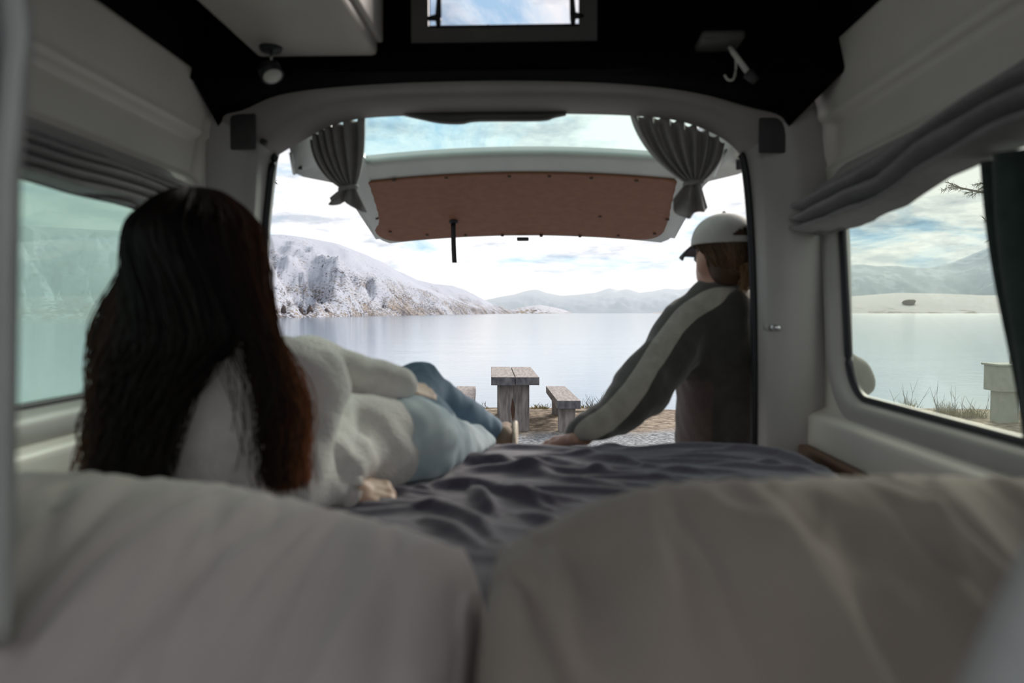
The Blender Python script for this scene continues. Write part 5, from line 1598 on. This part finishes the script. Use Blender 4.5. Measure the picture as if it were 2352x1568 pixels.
cz = v.astype(np.float32)
sp = [P(1790, 668, 2.20), P(1735, 672, 2.19), P(1660, 682, 2.185), P(1600, 704, 2.18), P(1556, 745, 2.165), P(1515, 805, 2.12), P(1480, 862, 2.065), P(1440, 915, 2.01), P(1395, 962, 1.955), P(1340, 990, 1.90)]
sp = catmull(sp, 4)
ds = np.full(len(cz), 9.0)
for a, b in zip(sp[:-1], sp[1:]): ds = np.minimum(ds, cone(cz, a, b, 0, 0))
jk = part(Q, 'fleece_jacket', v, f, M['jacket'])
at = jk.data.attributes.new('stripe', 'FLOAT', 'POINT'); at.data.foreach_set('value', np.clip(ds / 0.066, 0, 1).astype(np.float32))
pn = np.minimum(np.minimum((-0.20 - cz[:, 2]), (mhp[0] - 0.075 - cz[:, 0])), cz[:, 1] - 2.14)
at = jk.data.attributes.new('panel', 'FLOAT', 'POINT'); at.data.foreach_set('value', np.clip(0.5 + pn / 0.06, 0, 1).astype(np.float32))
# trousers and shoes
def trou(p):
    g = [C_((hx - 0.085, 2.32, mhp[2] - 0.0), (hx - 0.085, 2.36, -0.97), 0.100, 0.075), C_((hx - 0.085, 2.36, -0.97), (hx - 0.085, 2.33, -1.38), 0.075, 0.062),
         C_((hx + 0.085, 2.32, mhp[2] - 0.0), (hx + 0.085, 2.36, -0.97), 0.100, 0.075), C_((hx + 0.085, 2.36, -0.97), (hx + 0.085, 2.33, -1.38), 0.075, 0.062), C_((hx - 0.05, 2.31, mhp[2]), (hx + 0.05, 2.31, mhp[2]), 0.112, 0.112)]
    return union(g, 0.02)(p) + 0.004 * snoise(p, 16, 3)
v, f = sdf_mesh(trou, (hx - 0.28, 2.15, -1.43), (hx + 0.28, 2.52, mhp[2] + 0.13), 0.012, 1)
part(Q, 'trousers', v, f, M['trousers'])
for sx in (-0.085, 0.085):
    zz_ = gz(hx, 2.4)
    v, f = sdf_mesh(lambda p: np.maximum(smin(ell(p, (hx + sx, 2.44, zz_ + 0.035), (0.047, 0.12, 0.05)), ell(p, (hx + sx, 2.35, zz_ + 0.06), (0.045, 0.055, 0.07)), 0.03), -(p[:, 2] - zz_)), (hx + sx - 0.08, 2.22, zz_ - 0.02), (hx + sx + 0.08, 2.60, zz_ + 0.16), 0.009, 1)
    part(Q, 'shoe', v, f, M['shoe'])
# cap
fw = np.array((-math.sin(YW), math.cos(YW), 0)); rt = np.array((math.cos(YW), math.sin(YW), 0)); up_ = np.array((0, 0, 1.0))
cc = hm_ + fw * -0.008; cc[2] = P(1658, 563, 2.24)[2]
hcap = P(1658, 490, 2.24)[2] - cc[2]
def capp(th, t, inf=0.0):
    r = max(0.0, 1 - t ** 2.3) ** 0.5
    return cc + rt * (math.sin(th) * (0.090 + inf) * r) + fw * (math.cos(th) * (0.106 + inf) * r) + up_ * (hcap * t + (0.004 + 0.006 * math.cos(th)) * (1 - t) * 0)
nth = 72; tsq = np.concatenate([np.linspace(0, 0.8, 15), [0.86, 0.91, 0.95, 0.98, 0.995, 1.0]])
v = []; f = []
for t in tsq:
    for k in range(nth): v.append(capp(2 * math.pi * k / nth, t))
for i in range(len(tsq) - 1):
    for k in range(nth):
        th = 2 * math.pi * (k + 0.5) / nth; da = abs(th - math.pi); tm = 0.5 * (tsq[i] + tsq[i + 1])
        if da < 0.52 and tm < 0.44 * math.sqrt(max(0, 1 - (da / 0.52) ** 2)): continue
        f.append((i * nth + k, i * nth + (k + 1) % nth, (i + 1) * nth + (k + 1) % nth, (i + 1) * nth + k))
cap_root = mk('crown', v, f, M['cap'])
cp = empty('baseball_cap', tuple(cc))
tag(cp, 'pale baseball cap with dark peak worn by the standing person', 'cap')
adopt(cap_root, cp); solid(cap_root, 0.003, 1)
rows = []
for t in np.linspace(0, 1, 9):
    row = []
    for a in np.linspace(-0.95, 0.95, 25):
        base = capp(a, 0.03)
        out_ = fw * (0.078 * t * math.cos(a * 1.25)) + rt * (math.sin(a) * 0.012 * t)
        row.append(base + out_ + up_ * (-0.020 * t * t - 0.022 * (abs(a) / 0.95) ** 2 * t - 0.004))
    rows.append(row)
v, f = loft(rows)
pk = part(cp, 'peak', v, f, M['capdark']); solid(pk, 0.004, 0)
rows = [[capp(math.pi + a, 0.0, 0.002) + up_ * z for a in np.linspace(-0.56, 0.56, 15)] for z in (0.0, 0.009, 0.018)]
v, f = loft(rows); stp = part(cp, 'strap', v, f, M['cap']); solid(stp, 0.003, 0)
v, f = ball(capp(0, 1.0) + up_ * 0.001, 0.006); part(cp, 'button', v, f, M['cap'])
# hair gathered into a low tail
lines = []; tones = []
tie = hm_ - fw * 0.098 + rt * 0.0 + up_ * (-0.040)
r_ = np.random.default_rng(9)
for k in range(560):
    th = math.pi + r_.uniform(-1.75, 1.75); t0 = r_.uniform(0.0, 0.5) if abs(th - math.pi) < 0.6 else r_.uniform(-0.02, 0.1)
    a = capp(th, max(t0, 0), -0.004) + up_ * min(t0, 0) * 0.3
    mid_ = hm_ + rt * (math.sin(th) * 0.086) + fw * (math.cos(th) * 0.101) + up_ * r_.uniform(-0.03, 0.01)
    mid_ = mid_ * 0.7 + tie * 0.3 - fw * 0.012 * abs(math.sin(th))
    b = tie + r_.normal(size=3) * 0.006
    lines.append(np.array(catmull([a, a * 0.5 + mid_ * 0.5 + (mid_ - hm_) * 0.04, mid_, b], 4))); tones.append(np.linspace(0.25, 0.6, len(lines[-1])) + r_.uniform(-0.2, 0.2))
for k in range(160):
    j = r_.normal(size=3) * 0.005; e = tie + (-fw * 0.010 - up_ * (0.034 + 0.02 * r_.random())) + rt * r_.uniform(-0.016, 0.010) + j
    lines.append(np.array(catmull([tie + j, tie + j * 2 - fw * 0.022 + up_ * 0.004, tie - fw * 0.026 + j * 2 - up_ * 0.014, e], 4))); tones.append(np.linspace(0.6, 0.95, len(lines[-1])) + r_.uniform(-0.2, 0.1))
v1, f1, t1 = strands_mesh(lines, tones, 0.0016, 0.0009)
hv = [tuple(p) for p in v1]; hf = list(f1); ht = list(t1)
def mcap(p):
    d = ell(p, hm_ + up_ * 0.028 - fw * 0.013, (0.079, 0.098, 0.086), RM)
    d = smin(d, ell(p, hm_ - fw * 0.045 - up_ * 0.035, (0.062, 0.052, 0.055), RM), 0.025)
    q = (p - hm_.astype(np.float32)) @ fw.astype(np.float32)
    zz2 = p[:, 2] - np.float32(hm_[2])
    return np.maximum(d, q - np.where(zz2 > 0.03, 0.075, 0.012 + np.clip(zz2 + 0.04, -0.05, 0.04) * 0.4))
capm = sdf_mesh(mcap, hm_ - 0.15, hm_ + 0.15, 0.006, 1)
o0 = len(hv); hv += [tuple(p) for p in capm[0]]; hf += [tuple(int(i) + o0 for i in q) for q in capm[1]]; ht += [0.12] * len(capm[0])
ho = part(Q, 'hair', hv, hf, M['hair_m']); ho['kind'] = 'stuff'
set_tone(ho, ht)
ho['label'] = 'fair brown hair tied in a low tail'
